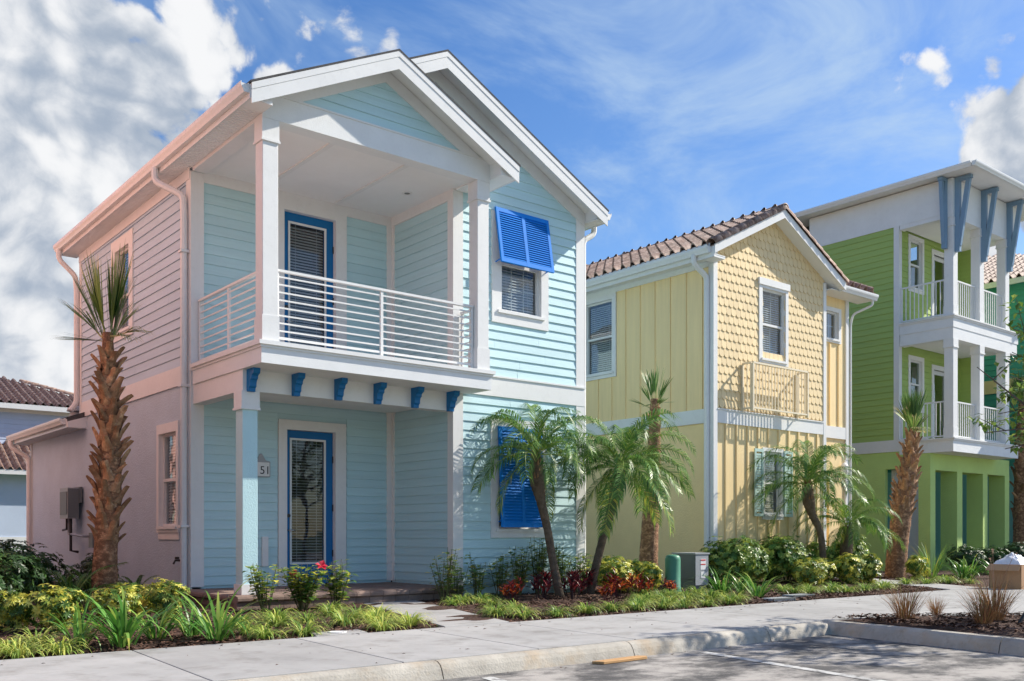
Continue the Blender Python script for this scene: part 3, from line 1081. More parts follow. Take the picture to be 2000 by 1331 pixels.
def fascia(parent, x0, z0, x1, z1, y):
    """two-step white rake fascia"""
    def quad(t, b, n0, n1, nm):
        pp = [(x0, z0 - b), (x1, z1 - b), (x1, z1 - t), (x0, z0 - t)]
        part(nm, MB().prism(pp, 'y', y - n1, y - n0), 'gutter', parent)
    quad(0.025, 0.115, 0.0, 0.03, 'rake_drip')
    quad(0.112, 0.30, 0.0, 0.022, 'rake_fascia')


fascia(blue, GE0, ZE, GM, zr(GM), YR)
fascia(blue, GM, zr(GM), GE1, ZE, YR)
fascia(blue, GM + 0.05, zr(GM + 0.05), XM, zr(XM), YM)
fascia(blue, XM, zr(XM), XE, ZE, YM)
# level soffits and eave fascias
def vented(parent, x0, x1, y0, y1, z, step=0.2):
    s = part('soffit', MB().box(x0, x1, y0, y1, z, z + 0.02), 'soffit', parent)
    mb = MB()
    y = y0 + 0.05
    while y < y1 - 0.05:
        mb.box(x0 + 0.02, x1 - 0.02, y, y + 0.012, z - 0.006, z)
        y += 0.075
    part('soffit_ribs', mb, 'soffit', s, kind='stuff')
    return s


vented(blue, 5.47, 5.80, 12.27, YB + 0.3, 6.955)
vented(blue, XR + 0.03, XE, YM + 0.02, YB + 0.3, 6.955)
part('eave_fascia', MB().box(5.455, 5.475, YR, YB + 0.33, 6.94, 7.13), 'gutter', blue)
part('eave_fascia', MB().box(XE - 0.005, XE + 0.02, YM, YB + 0.33, 6.94, 7.13), 'gutter', blue)
part('eave_fascia', MB().box(GE1 - 0.01, GE1 + 0.012, YR, YF - 0.05, 6.94, 7.13), 'gutter', blue)
gutter_run(blue, 'y', YR + 0.02, YB + 0.34, 5.454, 7.145, -1)
gutter_run(blue, 'y', YM + 0.02, YB + 0.34, XE + 0.022, 7.145, 1)
part('eave_return', MB().prism([(XE - 0.01, 7.12), (XR + 0.03, 7.22), (XR + 0.03, 6.97), (XE - 0.01, 6.97)], 'y', YM + 0.02, YF), 'soffit', blue)
# downspouts
pipe(blue, [(5.39, 15.72, 7.02), (5.39, 15.72, 6.80), (5.70, 15.30, 6.52), (5.70, 15.28, 6.2), (5.70, 15.28, 0.24), (5.56, 15.20, 0.10), (5.42, 15.1, 0.09)])
for z in (5.6, 3.45, 1.2):
    part('pipe_strap', MB().box(5.63, 5.77, 15.21, 15.35, z, z + 0.04), 'gutter', blue)
pipe(blue, [(5.39, 21.5, 7.02), (5.39, 21.5, 6.82), (5.70, 21.42, 6.5), (5.72, 21.42, 6.2), (5.72, 21.42, 3.85), (5.6, 21.42, 3.68)])
pipe(blue, [(XE + 0.08, 13.3, 7.03), (XE + 0.08, 13.3, 6.84), (XR + 0.07, 13.3, 6.66), (XR + 0.07, 13.3, 0.3)])


# corbels
def corbel(x):
    y = YF
    p = [(y, 3.478), (y - 0.24, 3.478), (y - 0.24, 3.425), (y - 0.225, 3.40), (y - 0.19, 3.39), (y - 0.165, 3.37), (y - 0.16, 3.33), (y - 0.13, 3.315),
         (y - 0.115, 3.28), (y - 0.11, 3.225), (y - 0.08, 3.205), (y - 0.075, 3.155), (y, 3.155)]
    part('corbel', MB().prism(p, 'x', x - 0.052, x + 0.052), 'door_blue', blue)


for x in (5.91, 6.62, 7.335, 8.035, 8.745, 9.455):
    corbel(x)


# balcony railing of horizontal bars
def h_rail(parent, p0, p1, z0, mids=1, n=9, h=1.06):
    p0, p1 = Vector(p0), Vector(p1)
    d = (p1 - p0).normalized()
    s = Vector((-d.y, d.x, 0))
    def bar(a, b, za, zb, w):
        q = [a + s * w, a - s * w, b - s * w, b + s * w]
        return MB().hexa([(p.x, p.y, za) for p in q], [(p.x, p.y, zb) for p in q])
    r = part('railing', bar(p0, p1, z0 + h - 0.035, z0 + h, 0.03), 'white', parent)
    for i in range(n):
        z = z0 + 0.07 + (h - 0.14) * i / (n - 0.6)
        part('rail_bar', bar(p0, p1, z, z + (0.021 if i else 0.034), 0.009), 'white', r)
    L = (p1 - p0).length
    for i in range(mids + 2):
        t = p0 + d * (0.022 + (L - 0.044) * i / (mids + 1))
        part('rail_post', bar(t - d * 0.022, t + d * 0.022, z0 + 0.002, z0 + h - 0.03, 0.018), 'white', r)
    return r


h_rail(blue, (6.05, 12.69, 0), (9.54, 12.69, 0), 3.79, 1)
h_rail(blue, (5.91, 12.82, 0), (5.91, 15.15, 0), 3.79, 1)
h_rail(blue, (9.68, 12.82, 0), (9.68, 13.19, 0), 3.79, 0)

# porch floor of pavers with a bull-nose edge
pf = part('porch_floor', MB().box(5.66, XI + 0.02, 13.0, YP + 0.02, -0.1, 0.196), 'paver', blue)
x = 5.60
while x < 9.5:
    x1 = min(x + 0.24, 9.56)
    pr_ = [(13.26, 0.10), (13.26, 0.21), (13.02, 0.212), (12.965, 0.20), (12.95, 0.175), (12.95, 0.14), (12.975, 0.12), (13.02, 0.115)]
    part('edge_paver', MB().prism(pr_, 'x', x + 0.003, x1 - 0.003), 'paver', pf)
    part('face_paver', MB().box(x + 0.003, x1 - 0.003, 12.985, 13.1, -0.05, 0.112), 'paver', pf)
    x = x1
y = 13.27
while y < YP - 0.03:
    y1 = min(y + 0.24, YP)
    pr_ = [(5.86, 0.10), (5.86, 0.21), (5.64, 0.212), (5.60, 0.20), (5.585, 0.175), (5.585, 0.14), (5.61, 0.12), (5.64, 0.115)]
    part('edge_paver', MB().prism(pr_, 'y', y + 0.003, y1 - 0.003), 'paver', pf)
    y = y1
j = 0
yy = 13.265
while yy < YP - 0.05:
    xx = 5.87 - (0.15 if j % 2 else 0)
    while xx < XI:
        a0_, a1_ = max(xx, 5.868), min(xx + 0.3, XI)
        if a1_ - a0_ > 0.03:
            part('floor_paver', MB().box(a0_ + 0.003, a1_ - 0.003, yy + 0.003, min(yy + 0.2, YP) - 0.003, 0.19, 0.211 + random.uniform(-0.002, 0.002)), 'paver', pf)
        xx += 0.3
    yy += 0.2
    j += 1


# top-hung louvred shutter
def shutter(parent, x0, x1, z0, z1, yw, tilt, mat='shutter_blue', slats=20):
    piv = Vector((0, yw - 0.06, z1))
    ca, sa = cos(tilt), sin(tilt)
    def fn(p):
        x, n, z = p                       # n = outwards, z measured down from the hinge (negative)
        return (x, piv.y - (n * ca - z * sa), piv.z + z * ca + n * sa)
    H = z1 - z0
    xm = (x0 + x1) / 2
    fr = MB()
    for a, b in ((x0, x0 + 0.06), (xm - 0.035, xm + 0.035), (x1 - 0.06, x1)):
        fr.box(a, b, -0.02, 0.02, -H, 0)
    for a, b in ((-H, -H + 0.085), (-0.075, 0.0)):
        fr.box(x0 + 0.06, xm - 0.035, -0.0185, 0.0185, a, b)
        fr.box(xm + 0.035, x1 - 0.06, -0.0185, 0.0185, a, b)
    s = part('shutter', fr.xf(fn), mat, parent)
    for a, b in ((x0 + 0.06, xm - 0.035), (xm + 0.035, x1 - 0.06)):
        for i in range(slats):
            zc = -0.075 - (H - 0.16) * (i + 0.5) / slats
            w = 0.66 * (H - 0.16) / slats
            mb = MB()
            q = [(a, -0.018, zc + w), (b, -0.018, zc + w), (b, 0.018, zc - w), (a, 0.018, zc - w)]
            r = [(p[0], p[1] + 0.005, p[2] + 0.006) for p in q]
            mb.hexa(q, r)
            part('slat', mb.xf(fn), mat, s)
    # stay brackets
    for xx in (x0 + 0.03, x1 - 0.03):
        e = fn((xx, -0.02, -H * 0.93))
        part('stay', MB().tube([e, (xx, yw - 0.03, e[2] - 0.03)], 0.012, 6), mat, s)
    return s


shutter(blue, 10.40, 11.62, 5.80, 6.80, YF, 0.17)
shutter(blue, 10.47, 11.46, 1.21, 2.98, YF, 0.055, 'shutter_blue', 30)

# single storey rear wing, flush with the left wall
wr = wall('rear_wing_wall', blue, 'pale_stucco', 'L', XL + 0.002, YB, 25.6, 0.0, 3.32)
wb('corner_board', wr, 'white_vert', 'L', XL + 0.002, 25.5, 25.6, 0.0, 3.3, 0.0, 0.03)
wall('rear_wing_back', blue, 'pale_stucco', 'B', 25.6, XL, XR, 0.0, 3.32)
part('rear_wing_roof', MB().prism([(5.44, 3.34), (8.8, 4.6), (8.8, 4.75), (5.42, 3.49)], 'y', 21.02, 25.95), 'roof_shingle', blue)
vented(blue, 5.44, 5.80, 21.05, 25.95, 3.29)
part('eave_fascia', MB().box(5.425, 5.445, 21.02, 25.95, 3.28, 3.46), 'gutter', blue)
part('eave_return', MB().prism([(5.43, 3.28), (6.1, 3.28), (6.1, 3.62), (5.43, 3.40)], 'y', 20.98, 21.1), 'white', blue)
gutter_run(blue, 'y', 21.1, 25.95, 5.424, 3.475, -1)
pipe(blue, [(5.36, 25.7, 3.36), (5.36, 25.7, 3.2), (5.73, 25.56, 2.95), (5.73, 25.56, 2.7), (5.73, 25.56, 0.1)])
part('roof_vent', MB().lathe([(0.13, 3.55), (0.13, 3.80), (0.20, 3.82), (0.17, 3.90), (0.02, 3.94)], 6.05, 22.7, 14), 'grey_light', blue)

# water heater cabinet with pipes, hose tap, meter
wh = thing('water_heater', 'grey wall hung water heater with pipes beside the tall palm trunk', 'water heater', (5.66, 21.6, 1.4))
part('cabinet', MB().box(5.50, 5.72, 21.25, 21.85, 1.42, 2.06), 'grey_light', wh)
part('vent_grille', MB().box(5.485, 5.502, 21.30, 21.80, 1.50, 1.98), 'grey_box', wh)
part('side_panel', MB().box(5.50, 5.715, 21.235, 21.251, 1.44, 2.04), 'grey_box', wh)
part('bracket', MB().box(5.715, 5.775, 21.2, 21.95, 1.75, 2.08), 'grey_box', wh)
part('pipe', MB().tube([(5.6, 21.4, 1.42), (5.6, 21.4, 0.75), (5.75, 21.4, 0.72)], 0.03, 8), 'metal_dark', wh)
part('pipe', MB().tube([(5.6, 21.55, 1.42), (5.6, 21.55, 1.1), (5.6, 20.5, 1.05), (5.78, 20.5, 1.05)], 0.025, 8), 'grey_light', wh)
part('pipe', MB().tube([(5.6, 21.7, 1.42), (5.6, 21.7, 1.2), (5.6, 22.0, 1.18)], 0.025, 8), 'metal_dark', wh)
bx = part('electrical_box', MB().box(5.68, 5.799, 20.15, 20.42, 0.82, 1.12), 'grey_box', None)
tag(bx, 'small dark electrical box low on the left wall behind the palm', 'electrical box')
tap = thing('hose_tap', 'dark hose tap low on the left wall near the downspout', 'tap', (5.76, 15.66, 0.66))
part('spout', MB().tube([(5.80, 15.66, 0.66), (5.70, 15.66, 0.66), (5.67, 15.66, 0.60)], 0.018, 8), 'metal_dark', tap)
part('wheel', MB().tube([(5.73, 15.66, 0.68), (5.73, 15.66, 0.72)], 0.035, 10), 'metal_dark', tap)

# ================================================================== tiled roofs
def tile_profile(w=0.30, n=9):
    pts = []
    for i in range(n + 1):
        s = i / n
        h = 0.125 * sin(pi * s / 0.58) if s < 0.58 else -0.035 * sin(pi * (s - 0.58) / 0.42)
        pts.append((s * w, h))
    return pts


def tile_mesh(w=0.30, L=0.37):
    pr = tile_profile(w + 0.012)
    mb = MB()
    rows = [(0.0, -0.004), (0.0, 0.034), (L, 0.0)]
    for t, dz in rows:
        for s, h in pr:
            mb.v.append((t, s, h + dz))
    n = len(pr)
    for r in range(2):
        for i in range(n - 1):
            mb.f.append((r * n + i, r * n + i + 1, (r + 1) * n + i + 1, (r + 1) * n + i))
            mb.t.append(0.5)
    me = mb.mesh('roof_tile', recalc=False, smooth=False)
    me.materials.append(MATS['tile'])
    return me


TILE = tile_mesh()


def barrel_mesh(L=0.42, r0=0.125, r1=0.105, n=8):
    mb = MB()
    for t, r in ((0, r0 - 0.02), (0, r0), (L, r1)):
        for k in range(n + 1):
            a = pi * k / n * 1.1 - 0.05 * pi
            mb.v.append((t, -r * cos(a), r * sin(a)))
    m = n + 1
    for q in range(2):
        for k in range(n):
            mb.f.append((q * m + k, q * m + k + 1, (q + 1) * m + k + 1, (q + 1) * m + k))
            mb.t.append(0.5)
    me = mb.mesh('ridge_tile', recalc=False, smooth=True)
    me.materials.append(MATS['tile'])
    return me


BARREL = barrel_mesh()


def place(me, name, parent, loc, ex, ey):
    """instance a mesh with local x along ex, local y along ey"""
    ex, ey = Vector(ex).normalized(), Vector(ey).normalized()
    ez = ex.cross(ey).normalized()
    o = bpy.data.objects.new(name, me)
    COL.objects.link(o)
    o.parent = parent
    b = Vector(BASE.get(parent.name, (0, 0, 0)))
    m = Matrix((ex, ey, ez)).transposed().to_4x4()
    m.translation = Vector(loc) - b
    o.matrix_local = m
    return o


def tile_sheet(parent, p0, a, La, b, Lb, ok=None, name='roof_tiles', pitch=0.30, course=0.33):
    """far tiled surface: real corrugated courses in one mesh"""
    a, b = Vector(a).normalized(), Vector(b).normalized()
    nrm = a.cross(b).normalized()
    if nrm.z < 0:
        nrm = -nrm
    p0 = Vector(p0)
    mb = MB()
    pr = tile_profile(pitch, 6)
    nc, nr = int(La / pitch), int(math.ceil(Lb / course))
    for r in range(nr):
        for c in range(nc):
            if ok and not ok((c + 0.5) * pitch, (r + 0.5) * course):
                continue
            vs = []
            for t, dz in ((0, -0.004), (0, 0.02), (course + 0.03, 0.0)):
                for s, h in pr:
                    vs.append(tuple(p0 + a * (c * pitch + s) + b * (r * course + t) + nrm * (h + dz)))
            n = len(pr)
            mb.add(vs, [(q * n + i, q * n + i + 1, (q + 1) * n + i + 1, (q + 1) * n + i) for q in range(2) for i in range(n - 1)])
    return part(name, mb, 'tile', parent, recalc=False, kind='stuff')


# ================================================================== the yellow house
yel = thing('yellow_house', 'pale yellow house with fish scale gable and brown barrel tile roof', 'house', (18.8, 16.5, 0))
yx, yx1, yf, yb = 16.65, 20.90, 13.446, 22.0
hyl = (16.50, 17.45, 5.03, 6.80)
ylw = wall('left_wall', yel, 'yellow_stucco', 'L', yx, yf + 0.002, yb, 0.0, 7.15, [hyl])
part('batten_panel', ring(MB(), 'L', yx, yf + 0.1, yb, 3.84, 7.0, 0.001, 0.001, 0.001, 0.001, 0.0, 0.001), 'yellow', ylw)
wb('batten_backing', ylw, 'yellow', 'L', yx, yf + 0.10, 16.35, 3.84, 6.95, 0.0, 0.012)
wb('batten_backing', ylw, 'yellow', 'L', yx, 17.6, yb, 3.84, 6.95, 0.0, 0.012)
wb('batten_backing', ylw, 'yellow', 'L', yx, 16.35, 17.6, 3.84, 4.9, 0.0, 0.012)
y = yf + 0.30
while y < 18.6:
    if 16.34 < y < 17.62:
        wb('batten', ylw, 'yellow', 'L', yx, y - 0.025, y + 0.025, 3.84, 4.9, 0.012, 0.034)
    else:
        wb('batten', ylw, 'yellow', 'L', yx, y - 0.025, y + 0.025, 3.84, 6.95, 0.012, 0.034)
    y += 0.466
wb('band_board', ylw, 'white', 'L', yx, yf + 0.1, yb, 3.53, 3.84, 0.0, 0.036)
wb('frieze_board', ylw, 'white', 'L', yx, yf + 0.1, yb, 6.93, 7.08, 0.0, 0.045)
wb('corner_board', ylw, 'white_vert', 'L', yx, yf - 0.03, yf + 0.10, 0.03, 7.1, 0.0, 0.038)
window(yel, 'L', yx, *hyl, tw=(0.13, 0.13, 0.13, 0.14))

hyu = (18.36, 19.26, 5.12, 6.74)
hyd = (18.45, 19.10, 1.55, 3.0)
yfw = wall('front_wall', yel, 'yellow', 'F', yf, yx, yx1, 0.0, 7.3, [hyu, hyd])
ygm, yge0, yge1, ygr, yze = 18.78, 16.28, 21.30, 13.12, 7.27
ygz = lambda x: yze - 0.16 + 0.5 * (x - yge0) if x < ygm else yze - 0.16 + 0.5 * (yge1 - x)
part('gable_wall', wpoly(MB(), 'F', yf, [(yx, 7.3), (yx1, 7.3), (yx1, max(7.31, ygz(yx1))), (ygm, ygz(ygm)), (yx, max(7.305, ygz(yx)))], -0.14, 0.0), 'yellow', yel)
wb('corner_board', yfw, 'white_vert', 'F', yf, yx - 0.036, yx + 0.10, 0.03, 7.25, 0.0, 0.04)
wb('corner_board', yfw, 'white_vert', 'F', yf, yx1 - 0.09, yx1 + 0.03, 0.03, 7.25, 0.0, 0.04)
wb('band_board', yfw, 'white', 'F', yf, yx + 0.1, yx1 - 0.09, 3.53, 3.82, 0.0, 0.035)
wb('drip_cap', yfw, 'white', 'F', yf, yx + 0.1, yx1 - 0.09, 3.82, 3.845, 0.0, 0.055)
x = yx + 0.42
while x < yx1 - 0.15:
    if hyd[0] - 0.14 < x < hyd[1] + 0.14:
        wb('batten', yfw, 'yellow', 'F', yf, x - 0.03, x + 0.03, 3.06, 3.53, 0.0, 0.03)
        wb('batten', yfw, 'yellow', 'F', yf, x - 0.03, x + 0.03, 0.05, 1.42, 0.0, 0.03)
    else:
        wb('batten', yfw, 'yellow', 'F', yf, x - 0.03, x + 0.03, 0.05, 3.53, 0.0, 0.03)
    x += 0.39
window(yel, 'F', yf, *hyu, tw=(0.12, 0.10, 0.10, 0.06), munt=(1, 0), lintel=0.15)
window(yel, 'F', yf, *hyd, tw=(0.07, 0.07, 0.12, 0.08), munt=(1, 0))
for s0, s1 in ((18.05, 18.37), (19.18, 19.50)):
    sh = part('shutter', ring(MB(), 'F', yf, s0, s1, 1.5, 3.04, 0.05, 0.05, 0.07, 0.07, 0.032, 0.065), 'sage', yel)
    for i in range(22):
        z = 1.6 + 1.34 * i / 22
        wpoly(mbx := MB(), 'F', yf, [(s0 + 0.05, z), (s1 - 0.05, z), (s1 - 0.05, z + 0.05), (s0 + 0.05, z + 0.05)], 0.034, 0.052)
        part('slat', mbx, 'sage', sh)


def clip_poly(pts, a, b, c):
    """keep a*x + b*z <= c"""
    out = []
    for i in range(len(pts)):
        p, q = pts[i], pts[(i + 1) % len(pts)]
        dp, dq = a * p[0] + b * p[1] - c, a * q[0] + b * q[1] - c
        if dp <= 0:
            out.append(p)
        if (dp < 0) != (dq < 0) and dp != dq:
            t = dp / (dp - dq)
            out.append((p[0] + (q[0] - p[0]) * t, p[1] + (q[1] - p[1]) * t))
    return out


def scales():
    W, E = 0.166, 0.187
    lst = []
    r = 0
    z = 3.87
    while z < 8.5:
        x = yx + 0.10 + (0 if r % 2 else -W / 2)
        while x < yx1 - 0.09:
            g = 0.004
            rr = W / 2 - g
            jz = random.uniform(-0.004, 0.004)
            sh = [(x + g, z + 0.10), (x + g, z + 0.055 + jz)]
            for k in range(1, 6):
                an = pi + pi * k / 6
                sh.append((x + W / 2 + rr * cos(an), z + 0.055 + jz + 0.062 * sin(an)))
            sh += [(x + W - g, z + 0.055 + jz), (x + W - g, z + 0.10)]
            top = z + E + 0.10
            sh[0] = (x + g, top)
            sh[-1] = (x + W - g, top)
            for h in ((1, 0, yx1 - 0.09), (-1, 0, -(yx + 0.10)), (-0.5, 1, yze - 0.17 - 0.5 * yge0), (0.5, 1, yze - 0.17 + 0.5 * yge1)):
                sh = clip_poly(sh, *h)
                if len(sh) < 3:
                    break
            cx_, cz_ = x + W / 2, z + 0.08
            inside = hyu[0] - 0.02 < cx_ < hyu[1] + 0.02 and hyu[2] - 0.02 < cz_ < hyu[3] + 0.14
            if len(sh) >= 3 and not inside:
                zs = [p[1] for p in sh]
                zb = min(zs)
                n = len(sh)
                def out(p, e):
                    # lower edge stands proud, upper end tucked under
                    return (p[0], yf - (0.03 - 0.085 * (p[1] - zb)) + e, p[1])
                vs = [out(p, 0) for p in sh] + [out(p, 0.014) for p in sh]
                fs = [tuple(range(n)), tuple(range(2 * n - 1, n - 1, -1))] + [(i, (i + 1) % n, (i + 1) % n + n, i + n) for i in range(n)]
                lst.append((x + z * 0.05, vs, fs))
            x += W
        z += E
        r += 1
    lst.sort(key=lambda e: e[0])
    for i, (_, vs, fs) in enumerate(lst[:300]):
        part('shingle', MB().add(vs, fs), 'shingle_yellow', yfw)
    mb = MB()
    for _, vs, fs in lst[300:]:
        mb.add(vs, fs)
    part('shingle_field', mb, 'shingle_yellow', yfw, kind='stuff')


scales()


# balconette
def v_rail(parent, runs, z0, z1, step=0.11, post_r=0.022, name='railing', bar=0.009, mat='white'):
    mbp = None
    for i, (p0, p1) in enumerate(runs):
        p0, p1 = Vector(p0), Vector(p1)
        d = (p1 - p0)
        L = d.length
        d = d.normalized()
        s = Vector((-d.y, d.x, 0))
        def bx(a, b, za, zb, w):
            q = [a + s * w, a - s * w, b - s * w, b + s * w]
            return MB().hexa([(p.x, p.y, za) for p in q], [(p.x, p.y, zb) for p in q])
        r = part(name, bx(p0, p1, z1 - 0.04, z1, 0.022), mat, parent)
        part('bottom_rail', bx(p0, p1, z0 + 0.05, z0 + 0.085, 0.016), mat, r)
        n = max(2, int(L / step))
        for k in range(n + 1):
            t = p0 + d * (L * k / n)
            e = k in (0, n)
            w = post_r if e else bar
            part('baluster', bx(t - d * w, t + d * w, z0 if e else z0 + 0.06, z1 - 0.035, w), mat, r)


v_rail(yel, [((17.62, 13.12, 0), (19.70, 13.12, 0)), ((17.62, 13.16, 0), (17.62, 13.40, 0)), ((19.70, 13.16, 0), (19.70, 13.40, 0))], 3.83, 4.92, 0.115, mat='cream')

# yellow roof
th = math.atan(0.5)
part('roof_deck', MB().prism([(yge0, yze - 0.17), (ygm, ygz(ygm) - 0.01), (ygm, ygz(ygm) + 0.12), (yge0, yze - 0.04)], 'y', ygr, yb), 'soffit', yel)
part('roof_deck', MB().prism([(ygm, ygz(ygm) - 0.01), (yge1, yze - 0.17), (yge1, yze - 0.04), (ygm, ygz(ygm) + 0.12)], 'y', ygr, yb), 'soffit', yel)
for q in ([(yge0, yze - 0.20), (ygm, ygz(ygm) - 0.04), (ygm, ygz(ygm) + 0.15), (yge0, yze - 0.01)],
          [(ygm, ygz(ygm) - 0.04), (yge1, yze - 0.20), (yge1, yze - 0.01), (ygm, ygz(ygm) + 0.15)]):
    part('rake_fascia', MB().prism(q, 'y', ygr - 0.025, ygr), 'gutter', yel)
ex = Vector((cos(th), 0, sin(th)))
slopeL = (ygm - yge0) / cos(th)
rt_ = part('tile_roof', MB().prism([(yge0 - 0.02, yze - 0.038), (ygm, ygz(ygm) + 0.122), (ygm, ygz(ygm) + 0.13), (yge0 - 0.02, yze - 0.03)], 'y', ygr, yb), 'tile', yel)
nrow = 8
for r in range(nrow):
    for c in range(24):
        t = -0.05 + r * (slopeL - 0.05) / nrow
        p = Vector((yge0, ygr + 0.12 + c * 0.30, yze + 0.0)) + ex * t
        o = place(TILE, 'roof_tile', rt_, p, ex, (0, 1, 0))
tile_sheet(yel, (yge1 + 0.05, ygr + 0.12, yze - 0.02), (0, 1, 0), yb - ygr, (-cos(th), 0, sin(th)), slopeL)
for r in range(9):
    for sgn, x0_ in ((1, yge0 - 0.04), (-1, yge1 + 0.04)):
        e = Vector((sgn * cos(th), 0, sin(th)))
        p = Vector((x0_, ygr + 0.045, yze + 0.005)) + e * (r * slopeL / 9)
        place(BARREL, 'rake_tile', rt_, p + Vector((0, 0, 0.0)), e, (0, sgn * 1.0, 0))
for r in range(24):
    place(BARREL, 'ridge_tile', rt_, (ygm, ygr - 0.05 + r * 0.36, ygz(ygm) + 0.17), (0, 1, 0.0), (-1, 0, 0))
place(BARREL, 'hip_cap', rt_, (ygm - 0.15, 17.9, ygz(ygm) + 0.13), (0.3, 1, 0.05), (-1, 0.3, 0))
gutter_run(yel, 'y', ygr + 0.08, yb, yge0 - 0.005, yze - 0.03, -1, drop=0.15, wid=0.13)
part('eave_fascia', MB().box(yge0 - 0.004, yge0 + 0.016, ygr, yb, yze - 0.27, yze - 0.04), 'gutter', yel)
part('soffit', MB().box(yge0 + 0.016, yx, ygr, yb, 7.045, 7.065), 'soffit', yel)
part('eave_return', MB().box(yge0 + 0.002, yx, ygr + 0.005, yf + 0.02, 7.0, 7.05), 'soffit', yel)
part('eave_closure', MB().box(yge0 - 0.03, yge0 - 0.006, ygr + 0.1, yb, yze - 0.05, yze + 0.035), 'gutter', yel)
pipe(yel, [(yge0 - 0.07, 13.62, 7.12), (yge0 - 0.07, 13.62, 6.94), (yx - 0.08, 13.56, 6.70), (yx - 0.08, 13.56, 6.4), (yx - 0.08, 13.56, 0.3), (yx - 0.16, 13.5, 0.16), (yx - 0.28, 13.42, 0.14)], w=0.06)
wall('rear_wall', yel, 'yellow', 'B', yb, yx, 22.3, 0.0, 7.6)
part('upper_floor', MB().box(yx + 0.15, yx1 - 0.15, yf + 0.3, yb - 0.15, 3.5, 3.7), 'interior', yel)
part('room_partition', MB().box(yx + 0.15, yx1 - 0.15, 18.2, 18.3, 0.1, 7.0), 'interior', yel)
# recessed right wing above an open porch
wy = 13.72
hyw = (21.36, 21.92, 6.02, 6.72)
wg = wall('wing_wall', yel, 'yellow', 'F', wy, yx1 + 0.005, 22.35, 3.5, 7.1, [hyw])
window(yel, 'F', wy, *hyw, tw=(0.09, 0.11, 0.09, 0.10), dbl=False, munt=(1, 1), blind=False)
wb('band_board', wg, 'white', 'F', wy, yx1 + 0.03, 22.25, 3.52, 3.82, 0.0, 0.034)
wb('corner_board', wg, 'white_vert', 'F', wy, 22.25, 22.38, 3.0, 7.1, 0.0, 0.04)
for x in (21.17, 21.56, 21.95):
    wb('batten', wg, 'yellow', 'F', wy, x - 0.03, x + 0.03, 3.82, 5.9 if x < 21.9 else 5.9, 0.0, 0.03)
wall('wing_side_wall', yel, 'yellow', 'R', 22.35, wy + 0.005, yb, 3.5, 7.1)
wall('wing_right_lower', yel, 'yellow', 'R', 22.35, 16.8, yb, 0.0, 3.5)
wall('inner_right_wall', yel, 'yellow', 'R', yx1, yf + 0.15, yb, 0.0, 7.1)
part('porch_ceiling', MB().box(yx1 + 0.01, 22.34, wy + 0.15, 16.8, 3.40, 3.5), 'soffit', yel)
part('porch_pier', MB().box(21.55, 22.33, wy + 0.01, wy + 0.16, 0.0, 3.5), 'yellow', yel)
part('corner_board', MB().box(22.24, 22.38, wy - 0.03, wy + 0.17, 0.0, 3.0), 'white_vert', yel)
part('beam', MB().box(yx1 + 0.03, 21.55, wy + 0.012, wy + 0.15, 2.7, 3.5), 'yellow', yel)
wl = part('wall_lamp', MB().lathe([(0.03, 2.62), (0.09, 2.66), (0.10, 2.84), (0.05, 2.9), (0.02, 2.92)], 22.1, wy - 0.08, 12), 'white', yel)
part('wing_roof', MB().prism([(13.27, 7.12), (16.5, 8.7), (16.5, 8.8), (13.27, 7.25)], 'x', yge1 + 0.02, 22.85), 'soffit', yel)
tile_sheet(yel, (yge1 + 0.1, 13.24, 7.27), (1, 0, 0), 1.6, (0, 3.23, 1.55), 3.4)
part('soffit', MB().box(yx1 + 0.04, 22.85, 13.27, wy, 7.085, 7.105), 'soffit', yel)
gutter_run(yel, 'x', yge1 - 0.05, 22.87, 13.265, 7.22, -1, drop=0.15, wid=0.13)
pipe(yel, [(22.72, 13.22, 7.08), (22.72, 13.22, 6.95), (22.47, 13.62, 6.75), (22.45, 13.68, 6.5), (22.45, 13.68, 0.3)], w=0.03)

# ================================================================== the green house
grn = thing('green_house', 'three storey lime green house with white double balcony and slate blue brackets', 'house', (28.5, 17.0, 0))
gx, gyb, gyw, gye = 26.41, 12.895, 14.55, 24.0
gx1 = 30.2
hgd = (14.62, 15.0, 0.1, 3.03)
glw = wall('left_wall', grn, 'green_stucco', 'L', gx, 13.604, gye, 0.0, 3.53, [(13.95, 14.97, 0.1, 3.0)])
gup = wall('left_upper_wall', grn, 'green', 'L', gx, gyw, gye, 3.53, 10.1)
siding(gup, 'green', 'L', gx, gyw + 0.13, 19.5, 3.84, 10.05, 0.178)
wb('band_board', gup, 'white', 'L', gx, gyw - 0.9, gye, 3.50, 3.84, 0.0, 0.034)
wb('corner_board', gup, 'white_vert', 'L', gx, gyw - 0.0, gyw + 0.13, 3.84, 10.05, 0.0, 0.04)
part('attic_wall', MB().box(gx - 0.03, gx + 0.1, gyb + 0.05, 17.5, 10.04, 11.0), 'white_stucco', grn)
part('attic_wall', MB().box(gx + 0.6, gx + 0.7, 17.5, gye, 10.04, 11.0), 'metal_dark', grn)  # dark sheet standing in for the deep shade under the eave
part('attic_floor', MB().box(gx - 0.03, gx + 0.6, 17.5, gye, 10.04, 10.2), 'white', grn)
# side door in the left wall
sdr = wb('side_door', grn, 'lavender', 'L', gx, 14.05, 14.87, 0.12, 2.9, -0.44, -0.40)
part('casing', ring(MB(), 'L', gx, 13.95, 14.97, 0.1, 3.0, 0.1, 0.1, 0, 0.1, -0.44, -0.36), 'white', sdr)
